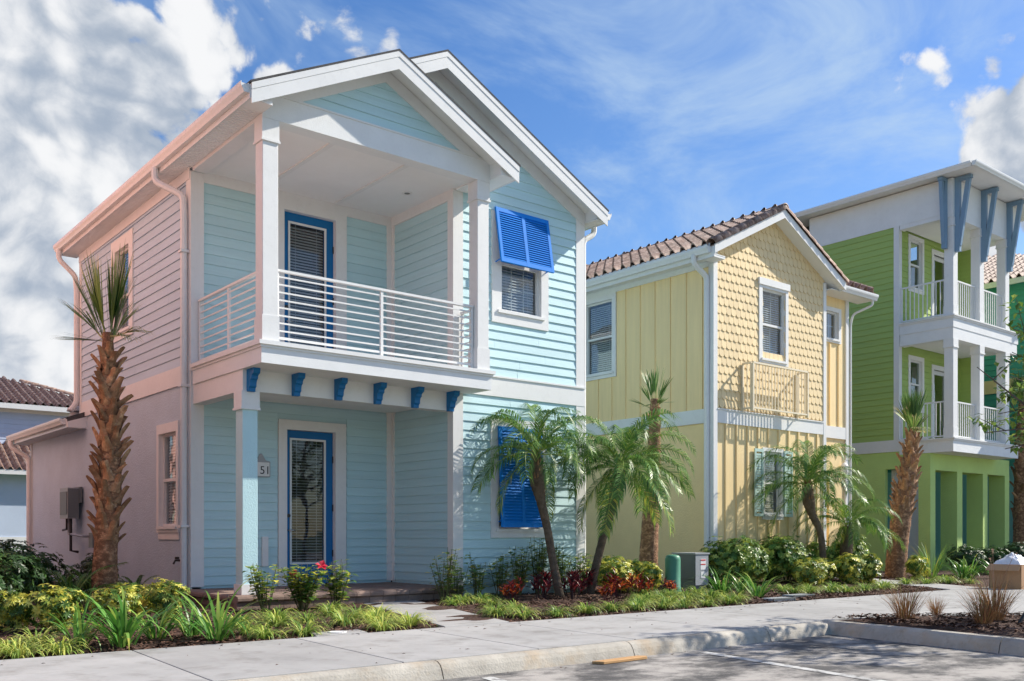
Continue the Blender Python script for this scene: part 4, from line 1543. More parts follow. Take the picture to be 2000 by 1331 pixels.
# balcony back wall with windows and doors
ghw = [(27.02, 27.72, 8.38, 9.80), (27.02, 27.72, 4.85, 6.25)]
ghd = [(28.42, 29.35, 7.2, 9.60), (28.42, 29.35, 3.8, 6.1)]
gbw = wall('balcony_wall', grn, 'green', 'F', gyw, gx + 0.003, gx1 - 0.1, 3.53, 10.4, ghw + ghd)
siding(gbw, 'green', 'F', gyw, gx + 0.12, gx1 - 0.2, 7.22, 10.0, 0.178, [(26.92, 27.82, 8.26, 9.92), (28.30, 29.47, 7.0, 9.75)])
siding(gbw, 'green', 'F', gyw, gx + 0.12, gx1 - 0.2, 3.84, 6.5, 0.178, [(26.92, 27.82, 4.73, 6.37), (28.30, 29.47, 3.0, 6.25)])
wb('corner_board', gbw, 'white_vert', 'F', gyw, gx - 0.04, gx + 0.12, 3.84, 10.05, 0.0, 0.036)
for h in ghw:
    window(grn, 'F', gyw, *h, tw=(0.10, 0.10, 0.12, 0.12), blind=False)
for h in ghd:
    d = part('balcony_door', ring(MB(), 'F', gyw, h[0], h[1], h[2], h[3], 0.1, 0.1, 0.2, 0.12, -0.1, -0.05), 'white', grn)
    part('casing', ring(MB(), 'F', gyw, h[0] - 0.12, h[1] + 0.12, h[2], h[3] + 0.14, 0.12, 0.12, 0, 0.14, -0.08, 0.04), 'white', d)
    wb('pane', d, 'glass', 'F', gyw, h[0] + 0.1, h[1] - 0.1, h[2] + 0.2, h[3] - 0.12, -0.08, -0.075)
wall('right_wall', grn, 'green', 'R', gx1 + 1.2, gyw, gye, 3.42, 10.4)
part('porch_ceiling', MB().box(gx + 0.15, gx1 + 1.2, 14.1, 17.2, 3.3, 3.4), 'soffit', grn)
wall('balcony_wall_return', grn, 'green', 'L', gx1 - 0.1, 13.9, gyw, 3.53, 10.4)
part('room_partition', MB().box(gx + 0.2, gx1 + 1.0, 17.2, 17.3, 3.4, 10.3), 'interior', grn)
wall('rear_porch_wall', grn, 'green_stucco', 'F', 17.2, gx + 0.15, 28.4, 0.0, 3.4)
# slabs and beams
def gslab(z0, z1):
    s = part('balcony_slab', MB().box(gx - 0.03, gx1 + 0.25, gyb + 0.03, gyw - 0.04, z0, z1 - 0.08), 'white_stucco', grn)
    part('cornice', MB().box(gx - 0.055, gx1 + 0.28, gyb + 0.0, gyw - 0.045, z1 - 0.08, z1 - 0.035), 'white', s)
    part('cornice', MB().box(gx - 0.085, gx1 + 0.31, gyb - 0.03, gyw - 0.05, z1 - 0.036, z1), 'white', s)
    return s
gslab(3.40, 3.79)
gs2 = gslab(6.86, 7.20)
part('beam', MB().box(gx - 0.012, gx1 + 0.2, gyb + 0.045, gyb + 0.3, 6.54, 6.861), 'white_stucco', grn)
part('beam', MB().box(gx - 0.011, gx + 0.25, gyb + 0.3, gyw - 0.05, 6.541, 6.861), 'white_stucco', grn)
part('frieze', MB().box(gx - 0.026, gx1 + 0.2, gyb + 0.052, gyb + 0.28, 9.92, 11.0), 'white_stucco', grn)
part('beam', MB().box(gx - 0.02, gx + 0.22, gyb + 0.28, gyw - 0.05, 9.921, 10.3), 'white_stucco', grn)
for z in (9.98, 6.62):
    part('porch_ceiling', MB().box(gx + 0.22, gx1 + 0.1, gyb + 0.28, gyw - 0.045, z, z + 0.05), 'soffit', grn)
for gpx in (gx, 27.99, 29.63):
    for z0, z1 in ((3.79, 6.54), (7.20, 9.92)):
        post(grn, gpx + 0.005, gyb + 0.05, z0, z1, 0.26, 'white', 0.28, 0.22, 0.014)
for z in (3.79, 7.20):
    v_rail(grn, [((gx + 0.09, gyb + 0.33, 0), (gx + 0.09, gyw - 0.05, 0)), ((gx + 0.30, gyb + 0.18, 0), (27.97, gyb + 0.18, 0)), ((28.28, gyb + 0.18, 0), (29.61, gyb + 0.18, 0))], z, z + 1.05, 0.125, 0.02, bar=0.011)


def bracket(x, y, dx, dy, z1, H=2.05, D=0.46):
    """open V bracket: leg on the wall, arm under the eave, diagonal"""
    d = Vector((dx, dy, 0))
    s = Vector((-dy, dx, 0))
    def bar(p, q, wz, hw=0.055):
        (a0, z0), (a1, z2) = p, q
        t = Vector((a1 - a0, z2 - z0)).normalized()
        n = Vector((-t.y, t.x)) * wz
        pts = [(a0 + n.x, z0 + n.y), (a0 - n.x, z0 - n.y), (a1 - n.x, z2 - n.y), (a1 + n.x, z2 + n.y)]
        f = lambda a, z, h: tuple(Vector((x, y, z)) + d * a + s * h)
        return [f(a, z, hw) for a, z in pts], [f(a, z, -hw) for a, z in pts]
    mb = MB()
    mb.hexa(*bar((0.07, z1 - H), (0.07, z1 - 0.10), 0.07))
    mb.hexa(*bar((0.0, z1 - 0.05), (D, z1 - 0.05), 0.05, 0.062))
    mb.hexa(*bar((0.10, z1 - H * 0.92), (D - 0.09, z1 - 0.10), 0.062, 0.048))
    part('eave_bracket', mb, 'slate_blue', grn)


for gpx in (gx, 27.99, 29.63):
    bracket(gpx + 0.135, gyb + 0.05, 0, -1, 11.0)
bracket(gx - 0.025, gyb + 0.25, -1, 0, 11.0, 1.95, 0.34)
part('roof', MB().hexa([(gx - 0.42, gyb - 0.7, 11.03), (gx1 + 1.7, gyb - 0.7, 11.03), (gx1 + 1.7, gye, 11.03), (gx - 0.42, gye, 11.03)],
                       [(gx - 0.42, gyb - 0.7, 11.12), (gx1 + 1.7, gyb - 0.7, 11.12), (gx1 + 1.7, gye, 11.12), (gx - 0.42, gye, 11.12)]), 'soffit', grn)
part('roof_cap', MB().add([(gx - 0.42, gyb - 0.7, 11.125), (gx1 + 1.7, gyb - 0.7, 11.125), (gx1 + 1.7, gye, 11.125), (gx - 0.42, gye, 11.125), (28.6, 17, 11.7), (28.6, 21, 11.7)],
                          [(0, 1, 4), (1, 2, 5, 4), (2, 3, 5), (3, 0, 4, 5)]), 'roof_shingle', grn)
gutter_run(grn, 'y', gyb - 0.68, gye, gx - 0.42, 11.13, -1, drop=0.14, wid=0.12)
gutter_run(grn, 'x', gx - 0.50, gx1 + 1.7, gyb - 0.702, 11.135, -1, drop=0.14, wid=0.12)
# portico below
for a0, a1 in ((gx + 0.004, 26.70), (27.99, 28.31), (29.62, 29.92), (31.1, 31.4)):
    part('portico_pier', MB().box(a0, a1, 13.6, 13.93 if a0 < 27 else 14.1, 0.0, 2.93), 'green_stucco', grn)
part('portico_lintel', MB().box(gx + 0.003, 31.4, 13.602, 14.099, 2.93, 3.42), 'green_stucco', grn)
wall('portico_back', grn, 'green_stucco', 'F', 15.8, gx + 0.15, 28.0, 0, 3.3)
wb('portico_door', grn, 'white', 'F', 15.8, 26.9, 27.8, 0.1, 2.7, -0.01, 0.05)

# ================================================================== the teal house beyond, and the house behind on the left
teal = thing('teal_house', 'teal clapboard house with dark tile roof beyond the green house', 'house', (38, 15, 0))
tlw = wall('left_wall', teal, 'teal', 'L', 33.6, 12.2, 24, 3.4, 9.6)
wall('lower_wall', teal, 'teal_light', 'L', 33.6, 12.2, 24, 0.0, 3.4, [(13.2, 14.0, 1.0, 2.6)])
siding(tlw, 'teal', 'L', 33.6, 12.35, 19.5, 3.5, 9.5, 0.2)
wb('band_board', tlw, 'yellow', 'L', 33.6, 12.2, 24, 5.9, 6.35, 0.0, 0.05)
window(teal, 'L', 33.6, 13.2, 14.0, 1.0, 2.6, tw=(0.1, 0.1, 0.12, 0.12), blind=False)
wall('front_wall', teal, 'teal', 'F', 12.2, 33.6, 42, 0.0, 9.6)
wall('rear_wall', teal, 'teal', 'B', 24, 33.6, 42, 0.0, 9.6)
part('roof_deck', MB().add([(33.2, 11.8, 9.55), (42, 11.8, 9.55), (42, 24.4, 9.55), (33.2, 24.4, 9.55), (37.6, 16, 11.6), (37.6, 20, 11.6)],
                           [(0, 1, 4), (1, 2, 5, 4), (2, 3, 5), (3, 0, 4, 5), (0, 3, 2, 1)]), 'soffit', teal)
tile_sheet(teal, (33.15, 11.85, 9.6), (0, 1, 0), 12.5, (4.4, 0, 2.05), 4.8, lambda s, t: t < s * 1.1 and t < (12.5 - s) * 1.1)
part('eave_fascia', MB().box(33.12, 33.2, 11.8, 24.4, 9.42, 9.6), 'gutter', teal)
part('entry_roof', MB().box(32.3, 36.0, 11.0, 12.9, 6.9, 7.15), 'white', teal)
part('entry_post', MB().box(32.5, 32.75, 11.3, 11.55, 0, 6.9), 'white', teal)

lav = thing('lavender_house', 'pale lavender house with brown tile hip roof at far left behind', 'house', (8, 45, 0))
lw0, lw1, lyf = 2.5, 13.2, 41.4
lfw = wall('front_wall', lav, 'lavender', 'F', lyf, lw0, lw1 - 0.4, 3.0, 6.1)
siding(lfw, 'lavender', 'F', lyf, 6.5, lw1 - 0.4, 4.6, 6.0, 0.2)
part('frieze_board', MB().box(lw0, lw1 - 0.38, lyf - 0.06, lyf, 5.85, 6.1), 'white', lav)
wall('right_wall', lav, 'lavender', 'R', lw1 - 0.4, lyf, 50, 0.0, 6.1)
part('lower_wall', MB().box(lw0, 12.0, 39.8, 41.3, -0.1, 3.4), 'lavender', lav)
part('plinth', MB().box(lw0, 12.02, 39.76, 39.8, -0.1, 1.0), 'white', lav)
part('eave_fascia', MB().box(lw0 - 0.4, lw1, lyf - 0.5, lyf - 0.42, 5.95, 6.15), 'gutter', lav)
part('eave_fascia', MB().box(lw0 - 0.4, 12.3, 39.3, 39.38, 3.32, 3.5), 'gutter', lav)
part('soffit', MB().box(lw0 - 0.4, lw1, lyf - 0.42, 50, 6.0, 6.06), 'soffit', lav)
part('soffit', MB().box(lw0 - 0.4, 12.3, 39.38, 41.3, 3.4, 3.44), 'soffit', lav)
hx0, hx1, hy0 = lw0 - 0.4, lw1, lyf - 0.5
rise = 7.85 - 6.12
hl = sqrt(4.6 ** 2 + rise ** 2)
part('roof_deck', MB().add([(hx0, hy0, 6.1), (hx1, hy0, 6.1), (hx1, hy0 + 9.2, 6.1), (hx0, hy0 + 9.2, 6.1), (hx0 + 4.6, hy0 + 4.6, 7.8), (hx1 - 4.6, hy0 + 4.6, 7.8)],
                           [(0, 1, 5, 4), (1, 2, 5), (2, 3, 4, 5), (3, 0, 4), (0, 3, 2, 1)]), 'tile', lav)
tile_sheet(lav, (hx0, hy0, 6.14), (1, 0, 0), hx1 - hx0, (0, 4.6, rise), hl, lambda s, t: s < (hx1 - hx0) - t * 0.93 and s > t * 0.93 and s > 4.0)
tile_sheet(lav, (4.5, 39.3, 3.48), (1, 0, 0), 7.8, (0, 2.1, 1.15), 2.4)
for k in range(13):
    a = Vector((hx1, hy0, 6.18))
    b = Vector((hx1 - 4.6, hy0 + 4.6, 7.92))
    e = (b - a).normalized()
    place(BARREL, 'hip_tile', lav, a + e * (k * 0.4), e, (-1, -1, 0))

# the coral neighbour to the left, just out of the picture: its sunlit wall colours the aqua house's shaded side
cor = thing('coral_house', 'coral pink stucco house next door to the left of the aqua house', 'house', (-2, 18, 0))
hc = [(15.0, 16.0, 1.2, 2.8), (19.0, 20.0, 1.2, 2.8), (15.0, 16.0, 4.8, 6.4), (19.0, 20.0, 4.8, 6.4), (17.0, 18.0, 8.2, 9.6)]
wall('right_wall', cor, 'coral', 'R', 2.0, 12.5, 27.0, -0.1, 10.6, hc)
wall('front_wall', cor, 'coral', 'F', 12.5, -5.0, 2.0, -0.1, 10.6)
wall('rear_wall', cor, 'coral', 'B', 27.0, -5.0, 2.0, -0.1, 10.6)
wall('left_wall', cor, 'coral', 'L', -5.0, 12.5, 27.0, -0.1, 10.6)
for h in hc:
    window(cor, 'R', 2.0, *h, blind=False)
part('roof', MB().add([(-5.3, 12.2, 10.6), (2.3, 12.2, 10.6), (2.3, 27.3, 10.6), (-5.3, 27.3, 10.6), (-1.5, 15.6, 12.3), (-1.5, 23.6, 12.3)],
                      [(0, 1, 4), (1, 2, 5, 4), (2, 3, 5), (3, 0, 4, 5), (0, 3, 2, 1)]), 'tile', cor)

# ================================================================== planting
leafmat('frond_green', [(0.035, 0.096, 0.021), (0.088, 0.202, 0.035), (0.176, 0.334, 0.070), (0.632, 0.597, 0.088)], 0.4, 0.25)
leafmat('sabal_green', [(0.031, 0.088, 0.021), (0.105, 0.211, 0.044), (0.229, 0.351, 0.088), (0.790, 0.632, 0.351)], 0.42, 0.25)
leafmat('lily_green', [(0.041, 0.135, 0.024), (0.095, 0.270, 0.041), (0.216, 0.432, 0.081), (0.567, 0.540, 0.108)], 0.35, 0.3)
leafmat('liriope_green', [(0.068, 0.149, 0.027), (0.176, 0.311, 0.054), (0.338, 0.472, 0.095), (0.675, 0.675, 0.162)], 0.42, 0.3)
leafmat('schefflera_yellow', [(0.054, 0.135, 0.027), (0.189, 0.270, 0.041), (0.621, 0.540, 0.068), (0.800, 0.800, 0.189)], 0.35, 0.28)
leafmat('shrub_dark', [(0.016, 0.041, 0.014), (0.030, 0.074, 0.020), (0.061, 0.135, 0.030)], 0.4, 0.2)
leafmat('hedge_green', [(0.044, 0.105, 0.021), (0.105, 0.229, 0.039), (0.264, 0.386, 0.070), (0.527, 0.580, 0.124)], 0.35, 0.25)
leafmat('hibiscus_green', [(0.053, 0.140, 0.031), (0.124, 0.246, 0.044), (0.281, 0.386, 0.079), (0.790, 0.737, 0.105)], 0.32, 0.3)
leafmat('croton_red', [(0.068, 0.014, 0.024), (0.176, 0.024, 0.024), (0.486, 0.047, 0.027), (0.675, 0.230, 0.041)], 0.35, 0.25)
leafmat('croton_dark', [(0.027, 0.016, 0.019), (0.068, 0.016, 0.027), (0.162, 0.024, 0.034), (0.324, 0.041, 0.041)], 0.35, 0.2)
leafmat('petal_red', [(0.550, 0.020, 0.050), (0.750, 0.030, 0.080)], 0.5, 0.3)
leafmat('tan_grass', [(0.135, 0.074, 0.034), (0.297, 0.135, 0.061), (0.459, 0.257, 0.121), (0.216, 0.203, 0.054)], 0.7, 0.25)
leafmat('plume', [(0.420, 0.270, 0.200), (0.600, 0.450, 0.360)], 0.8, 0.4)
leafmat('tree_green', [(0.053, 0.114, 0.026), (0.140, 0.246, 0.044), (0.334, 0.439, 0.088)], 0.35, 0.3)

RND = random.Random(11)
U = RND.uniform
RIGHT = Vector((sin(VIEW), -cos(VIEW), 0))


def blade(mb, base, az, elev, L, w, bend, n=5, tint=0.5, twist=0.0, tipc=None):
    """arching strap leaf: starts at elevation elev, bends over by `bend` radians"""
    p = Vector(base)
    d2 = Vector((cos(az), sin(az), 0))
    side = Vector((-sin(az + twist), cos(az + twist), 0))
    o = len(mb.v)
    e = elev
    st = L / n
    for i in range(n + 1):
        f = i / n
        ww = w * (1 - f ** 2.2) * (0.6 + 0.8 * min(1, f * 3)) * 0.72
        if i < n:
            mb.v.append(tuple(p + side * ww))
            mb.v.append(tuple(p - side * ww))
        else:
            mb.v.append(tuple(p))
        e -= bend / n * (0.4 + 1.2 * f)
        p = p + (d2 * cos(e) + Vector((0, 0, 1)) * sin(e)) * st
    for i in range(n - 1):
        mb.f.append((o + 2 * i, o + 2 * i + 1, o + 2 * i + 3, o + 2 * i + 2))
        mb.t.append(tint if tipc is None or i < n - 2 else tipc)
    mb.f.append((o + 2 * n - 2, o + 2 * n - 1, o + 2 * n))
    mb.t.append(tint if tipc is None else tipc)


def leaf(mb, p, d, up, L, w, tint, fold=0.25):
    """simple pointed oval leaf folded along the midrib"""
    p, d = Vector(p), Vector(d).normalized()
    s = d.cross(up)
    if s.length < 1e-3:
        s = Vector((1, 0, 0))
    s.normalize()
    n = s.cross(d)
    o = len(mb.v)
    mb.v += [tuple(p), tuple(p + d * L * 0.45 + s * w + n * w * fold), tuple(p + d * L - n * L * 0.08), tuple(p + d * L * 0.45 - s * w + n * w * fold), tuple(p + d * L * 0.5)]
    mb.f += [(o, o + 1, o + 2, o + 4), (o, o + 4, o + 2, o + 3)]
    mb.t += [tint, min(1, tint + 0.06)]


def rdir():
    while True:
        v = Vector((U(-1, 1), U(-1, 1), U(-1, 1)))
        if 0.05 < v.length < 1:
            return v.normalized()


def clump_mesh(name, nb, L, w, mat, spread=0.06, bend=(1.2, 2.2), elev=(0.9, 1.5), tints=(0.15, 0.7), tip=0.0, n=5):
    mb = MB()
    for i in range(nb):
        az = U(0, 2 * pi)
        r = spread * sqrt(U(0, 1))
        tip_t = 1.0 if U(0, 1) < tip else None
        blade(mb, (r * cos(az), r * sin(az), U(-0.01, 0.01)), az + U(-0.5, 0.5), U(*elev), L * U(0.6, 1.1), w * U(0.7, 1.15), U(*bend), n,
              U(*tints), U(-0.4, 0.4), tip_t)
    me = mb.mesh(name, recalc=False, smooth=True, tint=True)
    me.materials.append(MATS[mat])
    return me


def put(me, name, label, cat, loc, s=1.0, rz=None, group=None, sz=None):
    o = bpy.data.objects.new(name, me)
    COL.objects.link(o)
    o.location = loc
    o.rotation_euler = (0, 0, U(0, 6.28) if rz is None else rz)
    o.scale = (s, s, s if sz is None else sz)
    return tag(o, label, cat, group)


def gz0(x, y):
    return bed_height(x, y)


ORD = 'first second third fourth fifth sixth seventh eighth ninth tenth eleventh twelfth thirteenth fourteenth'.split()
# ---- grass-like lilyturf clumps
LIR = [clump_mesh('liriope', 120, 0.40, 0.0085, 'liriope_green', 0.06, (2.0, 3.1), (0.75, 1.5), (0.0, 1.0), 0.12, 6) for _ in range(4)]
LIRY = [clump_mesh('liriope', 110, 0.42, 0.0095, 'liriope_green', 0.07, (1.8, 2.8), (0.8, 1.4), (0.45, 1.0), 0.3, 5) for _ in range(2)]


def lir(lst, label, group, meshes=LIR, s=(0.75, 1.0)):
    lst = sorted(lst, key=lambda p: (p[0] * RIGHT.x + p[1] * RIGHT.y) / (p[0] * cos(VIEW) + p[1] * sin(VIEW)))
    for i, (x, y) in enumerate(lst):
        put(RND.choice(meshes), 'lilyturf_clump', ('leftmost ' if i == 0 else 'rightmost ' if i == len(lst) - 1 else ORD[i] + ' ') + label + ('' if i in (0, len(lst) - 1) else ', counted from the left'), 'plant', (x, y, gz0(x, y) - 0.01), U(*s), None, group)


lir([(1.98, 9.6), (2.3, 9.95), (2.01, 9.3), (2.36, 9.36), (1.75, 9.9), (1.6, 9.35)], "yellow green lilyturf clump at the left corner by the pavement", 'lilyturf at the left end of the bed', LIRY, (0.8, 0.95))
lir([(4.34, 9.8), (4.35, 9.4), (4.9, 10.25), (5.41, 10.5), (4.82, 9.42), (6.16, 11.3), (5.63, 10.0), (6.21, 10.7), (4.6, 10.6), (5.3, 11.1), (6.5, 11.9)],
    "green lilyturf clump between the lilies and front path", 'lilyturf left of the front path')
lir([(6.08, 10.05), (5.76, 9.36), (6.22, 9.5), (6.38, 10.4)], "bright lilyturf clump at the front path's left edge", 'lilyturf along the front path', LIRY + LIR[:1])
lir([(8.5, 11.8), (8.86, 11.3), (9.2, 12.0), (8.9, 12.1)], "dark lilyturf tuft under the porch side hibiscus", 'lilyturf under the hibiscus')
lir([(7.72, 9.75), (7.92, 9.45), (8.5, 9.45), (9.07, 9.5), (9.57, 9.5), (10.08, 9.5), (10.57, 9.45), (11.02, 9.45), (11.55, 9.45), (8.0, 10.2), (8.52, 10.35), (12.1, 9.45)],
    "lilyturf clump edging the pavement right of the path", 'lilyturf row right of the front path')
lir([(11.05, 10.3), (11.4, 10.5), (11.91, 10.7), (12.37, 10.6), (10.56, 9.95), (11.2, 9.9), (11.8, 10.05), (12.3, 10.0), (12.62, 9.7), (12.9, 10.3), (13.2, 11.0), (12.7, 11.2), (12.1, 11.3)],
    "lilyturf clump massed before the green pedestal", 'lilyturf in front of the pedestal')
lir([(14.88, 10.2), (15.21, 10.1), (15.71, 10.0), (16.14, 9.9), (15.16, 10.6), (16.75, 9.9), (15.8, 10.5), (16.5, 10.4), (17.2, 9.8), (17.6, 10.0)],
    "lilyturf clump at the yellow house hedge foot", 'lilyturf before the yellow house')
lir([(19.55, 10.6), (20.04, 10.4), (20.6, 10.2), (21.2, 10.6), (21.0, 9.9), (23.5, 10.3), (24.2, 10.6)], "lilyturf clump near the green house, beyond brown grasses", 'lilyturf before the green house')

# ---- strap leaved lilies
LILY = [clump_mesh('lily', 48, 0.80, 0.0185, 'lily_green', 0.10, (0.8, 2.6), (0.85, 1.5), (0.0, 0.9), 0.08, 8) for _ in range(3)]
for (x, y), s, l in (((2.62, 9.75), 0.85, 'strap leaved lily nearest the tall palm, half hidden behind another'),
                     ((2.95, 9.45), 1.0, 'large strap leaved lily in front of the tall palm by the pavement'),
                     ((3.36, 9.75), 0.8, 'middle strap leaved lily between two larger ones on the left'),
                     ((3.80, 9.95), 0.75, 'small strap leaved lily just left of the largest one'),
                     ((3.86, 9.42), 1.05, 'largest strap leaved lily standing by the pavement before the porch'),
                     ((13.05, 10.35), 0.95, 'strap leaved lily at the yellow house downspout'),
                     ((13.62, 10.05), 0.95, 'strap leaved lily by the pavement in front of the left hedge'),
                     ((14.3, 10.9), 0.7, 'small strap leaved lily tucked under the left hedge'),
                     ((22.7, 10.9), 1.0, 'light green strap leaved plant in front of the green porch'),
                     ((23.3, 11.0), 1.0, 'light green strap leaved plant left of the cardboard box'),
                     ((24.0, 10.7), 0.9, 'light green strap leaved plant just behind the cardboard box')):
    put(RND.choice(LILY), 'lily_plant', l, 'plant', (x, y, gz0(x, y) - 0.01), s)
TALLG = clump_mesh('tall_grass', 46, 1.0, 0.014, 'lily_green', 0.10, (0.3, 1.2), (1.2, 1.55), (0.4, 1.0), 0.1, 6)
put(TALLG, 'tall_grass_plant', 'tall yellow green grass tuft before the green house corner', 'plant', (23.2, 11.9, 0.0), 1.0)


# ---- shrubs
def whorl_shrub(rx, ry, rz, nw, L, w, tints, mat, name, k=7, bottom=0.07, leafdrop=0.5):
    mb = MB()
    blobs = [(Vector((U(-0.45, 0.45) * rx, U(-0.45, 0.45) * ry, U(0.0, 0.35) * rz)), U(0.5, 0.75)) for _ in range(7)]
    for i in range(nw):
        c, br = RND.choice(blobs)
        d = rdir()
        br = br * U(0.7, 1.05)
        p = Vector((c.x + d.x * rx * br, c.y + d.y * ry * br, rz * 0.40 + c.z + d.z * rz * 0.58 * br))
        p.z = max(bottom * U(0.4, 1.6), p.z)
        ax = (d + Vector((0, 0, 0.5))).normalized()
        s1 = ax.orthogonal().normalized()
        s2 = ax.cross(s1)
        t0 = max(0, U(*tints))
        a0 = U(0, 6.28)
        for q in range(k):
            a = a0 + 2 * pi * q / k
            ld = (s1 * cos(a) + s2 * sin(a)) + ax * U(0.0, 0.5) - Vector((0, 0, leafdrop * U(0.3, 1)))
            leaf(mb, p, ld, ax, L * U(0.75, 1.1), w * U(0.8, 1.1), max(0, min(1, t0 + U(-0.12, 0.12))))
    me = mb.mesh(name, recalc=False, smooth=False, tint=True)
    me.materials.append(MATS[mat])
    st = MB()
    for i in range(5):
        a = 2 * pi * i / 5
        st.tube([(0.03 * cos(a), 0.03 * sin(a), -0.05), (rx * 0.35 * cos(a), ry * 0.35 * sin(a), rz * 0.45), (rx * 0.5 * cos(a), ry * 0.5 * sin(a), rz * 0.75)], [0.014, 0.010, 0.005], 5)
    ms = st.mesh(name + '_stem', recalc=False)
    ms.materials.append(MATS['stem'])
    return me, ms


def shrub(kind, name, label, loc, s, group=None, sz=None):
    me, ms = kind
    t = thing(name, label, 'shrub', loc, group)
    t.rotation_euler = (0, 0, U(0, 6.28))
    t.scale = (s, s, s if sz is None else sz)
    link_mesh('foliage', me, None, t)
    link_mesh('stems', ms, None, t)
    return t


SCH = [whorl_shrub(0.36, 0.36, 0.60, 280, 0.085, 0.017, (-0.3, 1.0), 'schefflera_yellow', 'schefflera') for _ in range(3)]
HED = [whorl_shrub(0.62, 0.5, 0.98, 620, 0.085, 0.022, (0.0, 0.95), 'hedge_green', 'hedge') for _ in range(3)]
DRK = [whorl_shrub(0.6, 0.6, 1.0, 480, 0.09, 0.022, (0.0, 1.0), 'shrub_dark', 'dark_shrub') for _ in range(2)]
for (x, y), s, l in (((2.42, 11.5), 0.75, 'yellow variegated schefflera at the left edge of the picture'),
                     ((2.80, 11.3), 0.9, 'round yellow variegated schefflera left of the tall palm'),
                     ((3.62, 11.9), 0.75, 'yellow variegated schefflera at the foot of the tall palm'),
                     ((4.28, 12.1), 0.9, 'yellow variegated schefflera between the tall palm and the downspout'),
                     ((2.25, 12.2), 0.75, 'yellow variegated schefflera behind the leftmost one'),
                     ((4.05, 12.8), 0.75, 'yellow variegated schefflera tucked behind the tall palm trunk'),
                     ((12.92, 12.9), 1.1, 'green yellow schefflera between the leaning slim palm and the smooth palm trunk'),
                     ((13.30, 12.3), 0.95, 'yellow schefflera just left of the smooth palm trunk'),
                     ((12.55, 12.3), 0.95, 'green yellow schefflera behind the red crotons'),
                     ((13.45, 12.75), 0.95, 'yellow schefflera at the left side of the green pedestal'),
                     ((16.95, 11.25), 1.0, 'yellow variegated schefflera before the hedge, left of the slim palm'),
                     ((17.35, 11.5), 0.95, 'yellow variegated schefflera beside the slim palm trunk at the yellow house'),
                     ((18.62, 11.35), 1.15, 'yellow variegated schefflera in front of the shortest palm'),
                     ((19.3, 11.35), 1.1, 'yellow variegated schefflera just left of the cross hatched palm trunk'),
                     ((18.0, 11.7), 0.95, 'yellow variegated schefflera between the two slim palms at the yellow house'),
                     ((21.9, 11.6), 0.95, 'yellow green shrub right of the cross hatched palm trunk')):
    shrub(RND.choice(SCH), 'schefflera_shrub', l, (x, y, gz0(x, y) - 0.02), s)
for (x, y), s, l in (((15.75, 12.3), 1.0, 'leftmost glossy green hedge bush before the yellow house'),
                     ((16.6, 12.5), 1.05, 'second glossy green hedge bush before the yellow house'),
                     ((17.6, 12.6), 1.05, 'third glossy green hedge bush, left of the slim palm'),
                     ((18.35, 12.75), 1.0, 'glossy green hedge bush behind the slim palm at the yellow house'),
                     ((20.35, 12.5), 1.1, 'bright green hedge bush between the shortest palm and the cross hatched palm'),
                     ((19.6, 12.8), 0.9, 'glossy green hedge bush behind the shortest palm')):
    shrub(RND.choice(HED), 'hedge_bush', l, (x, y, gz0(x, y) - 0.02), s)
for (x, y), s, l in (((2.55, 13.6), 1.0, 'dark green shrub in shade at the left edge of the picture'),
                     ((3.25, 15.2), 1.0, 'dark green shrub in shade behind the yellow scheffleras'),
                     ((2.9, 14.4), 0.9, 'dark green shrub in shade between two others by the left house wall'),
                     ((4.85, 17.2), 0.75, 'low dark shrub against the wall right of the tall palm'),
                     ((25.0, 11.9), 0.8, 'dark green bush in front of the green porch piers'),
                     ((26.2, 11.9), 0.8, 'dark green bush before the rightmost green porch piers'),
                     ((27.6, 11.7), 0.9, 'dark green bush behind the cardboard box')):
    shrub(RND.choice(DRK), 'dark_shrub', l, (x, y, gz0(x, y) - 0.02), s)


def croton(mat, n=70):
    mb = MB()
    for st in range(9):
        bx_, by_ = U(-0.16, 0.16), U(-0.16, 0.16)
        h = U(0.22, 0.42)
        for q in range(n // 9 + 2):
            az = q * 2.4 + U(-0.3, 0.3)
            z = h * (0.45 + 0.55 * q / (n / 9))
            d = Vector((cos(az), sin(az), U(0.35, 1.3)))
            leaf(mb, (bx_, by_, z), d, Vector((0, 0, 1)), U(0.12, 0.2), U(0.018, 0.03), U(0, 1) ** 1.3, 0.4)
        mb.tube([(bx_ * 0.5, by_ * 0.5, -0.03), (bx_, by_, h)], 0.007, 4, tint=0.1)
    me = mb.mesh('croton', recalc=False, tint=True)
    me.materials.append(MATS[mat])
    return me


CR, CD = croton('croton_red'), croton('croton_dark', 90)
for m, (x, y), s, l in ((CR, (9.75, 11.9), 1.0, 'rust red croton, leftmost of the crotons by the aqua wall'),
                        (CD, (10.35, 11.9), 1.1, 'dark maroon croton left of the first slim palm'),
                        (CD, (10.95, 11.8), 1.15, 'dark maroon croton between the two slim palm trunks'),
                        (CD, (11.75, 12.4), 1.05, 'dark maroon croton behind the leaning slim palm'),
                        (CR, (11.85, 11.6), 1.25, 'tall red and orange croton in front of the yellow scheffleras'),
                        (CR, (10.95, 10.95), 0.85, 'low bright red croton nearest the pavement'),
                        (CR, (12.55, 11.9), 1.05, 'bright red croton left of the smooth palm trunk'),
                        (CR, (12.2, 11.3), 0.9, 'dark red croton right of the tall orange one'),
                        (CR, (13.15, 11.6), 0.75, 'small red croton beside the green pedestal')):
    put(m, 'croton_plant', l, 'plant', (x, y, gz0(x, y)), s * 0.85)


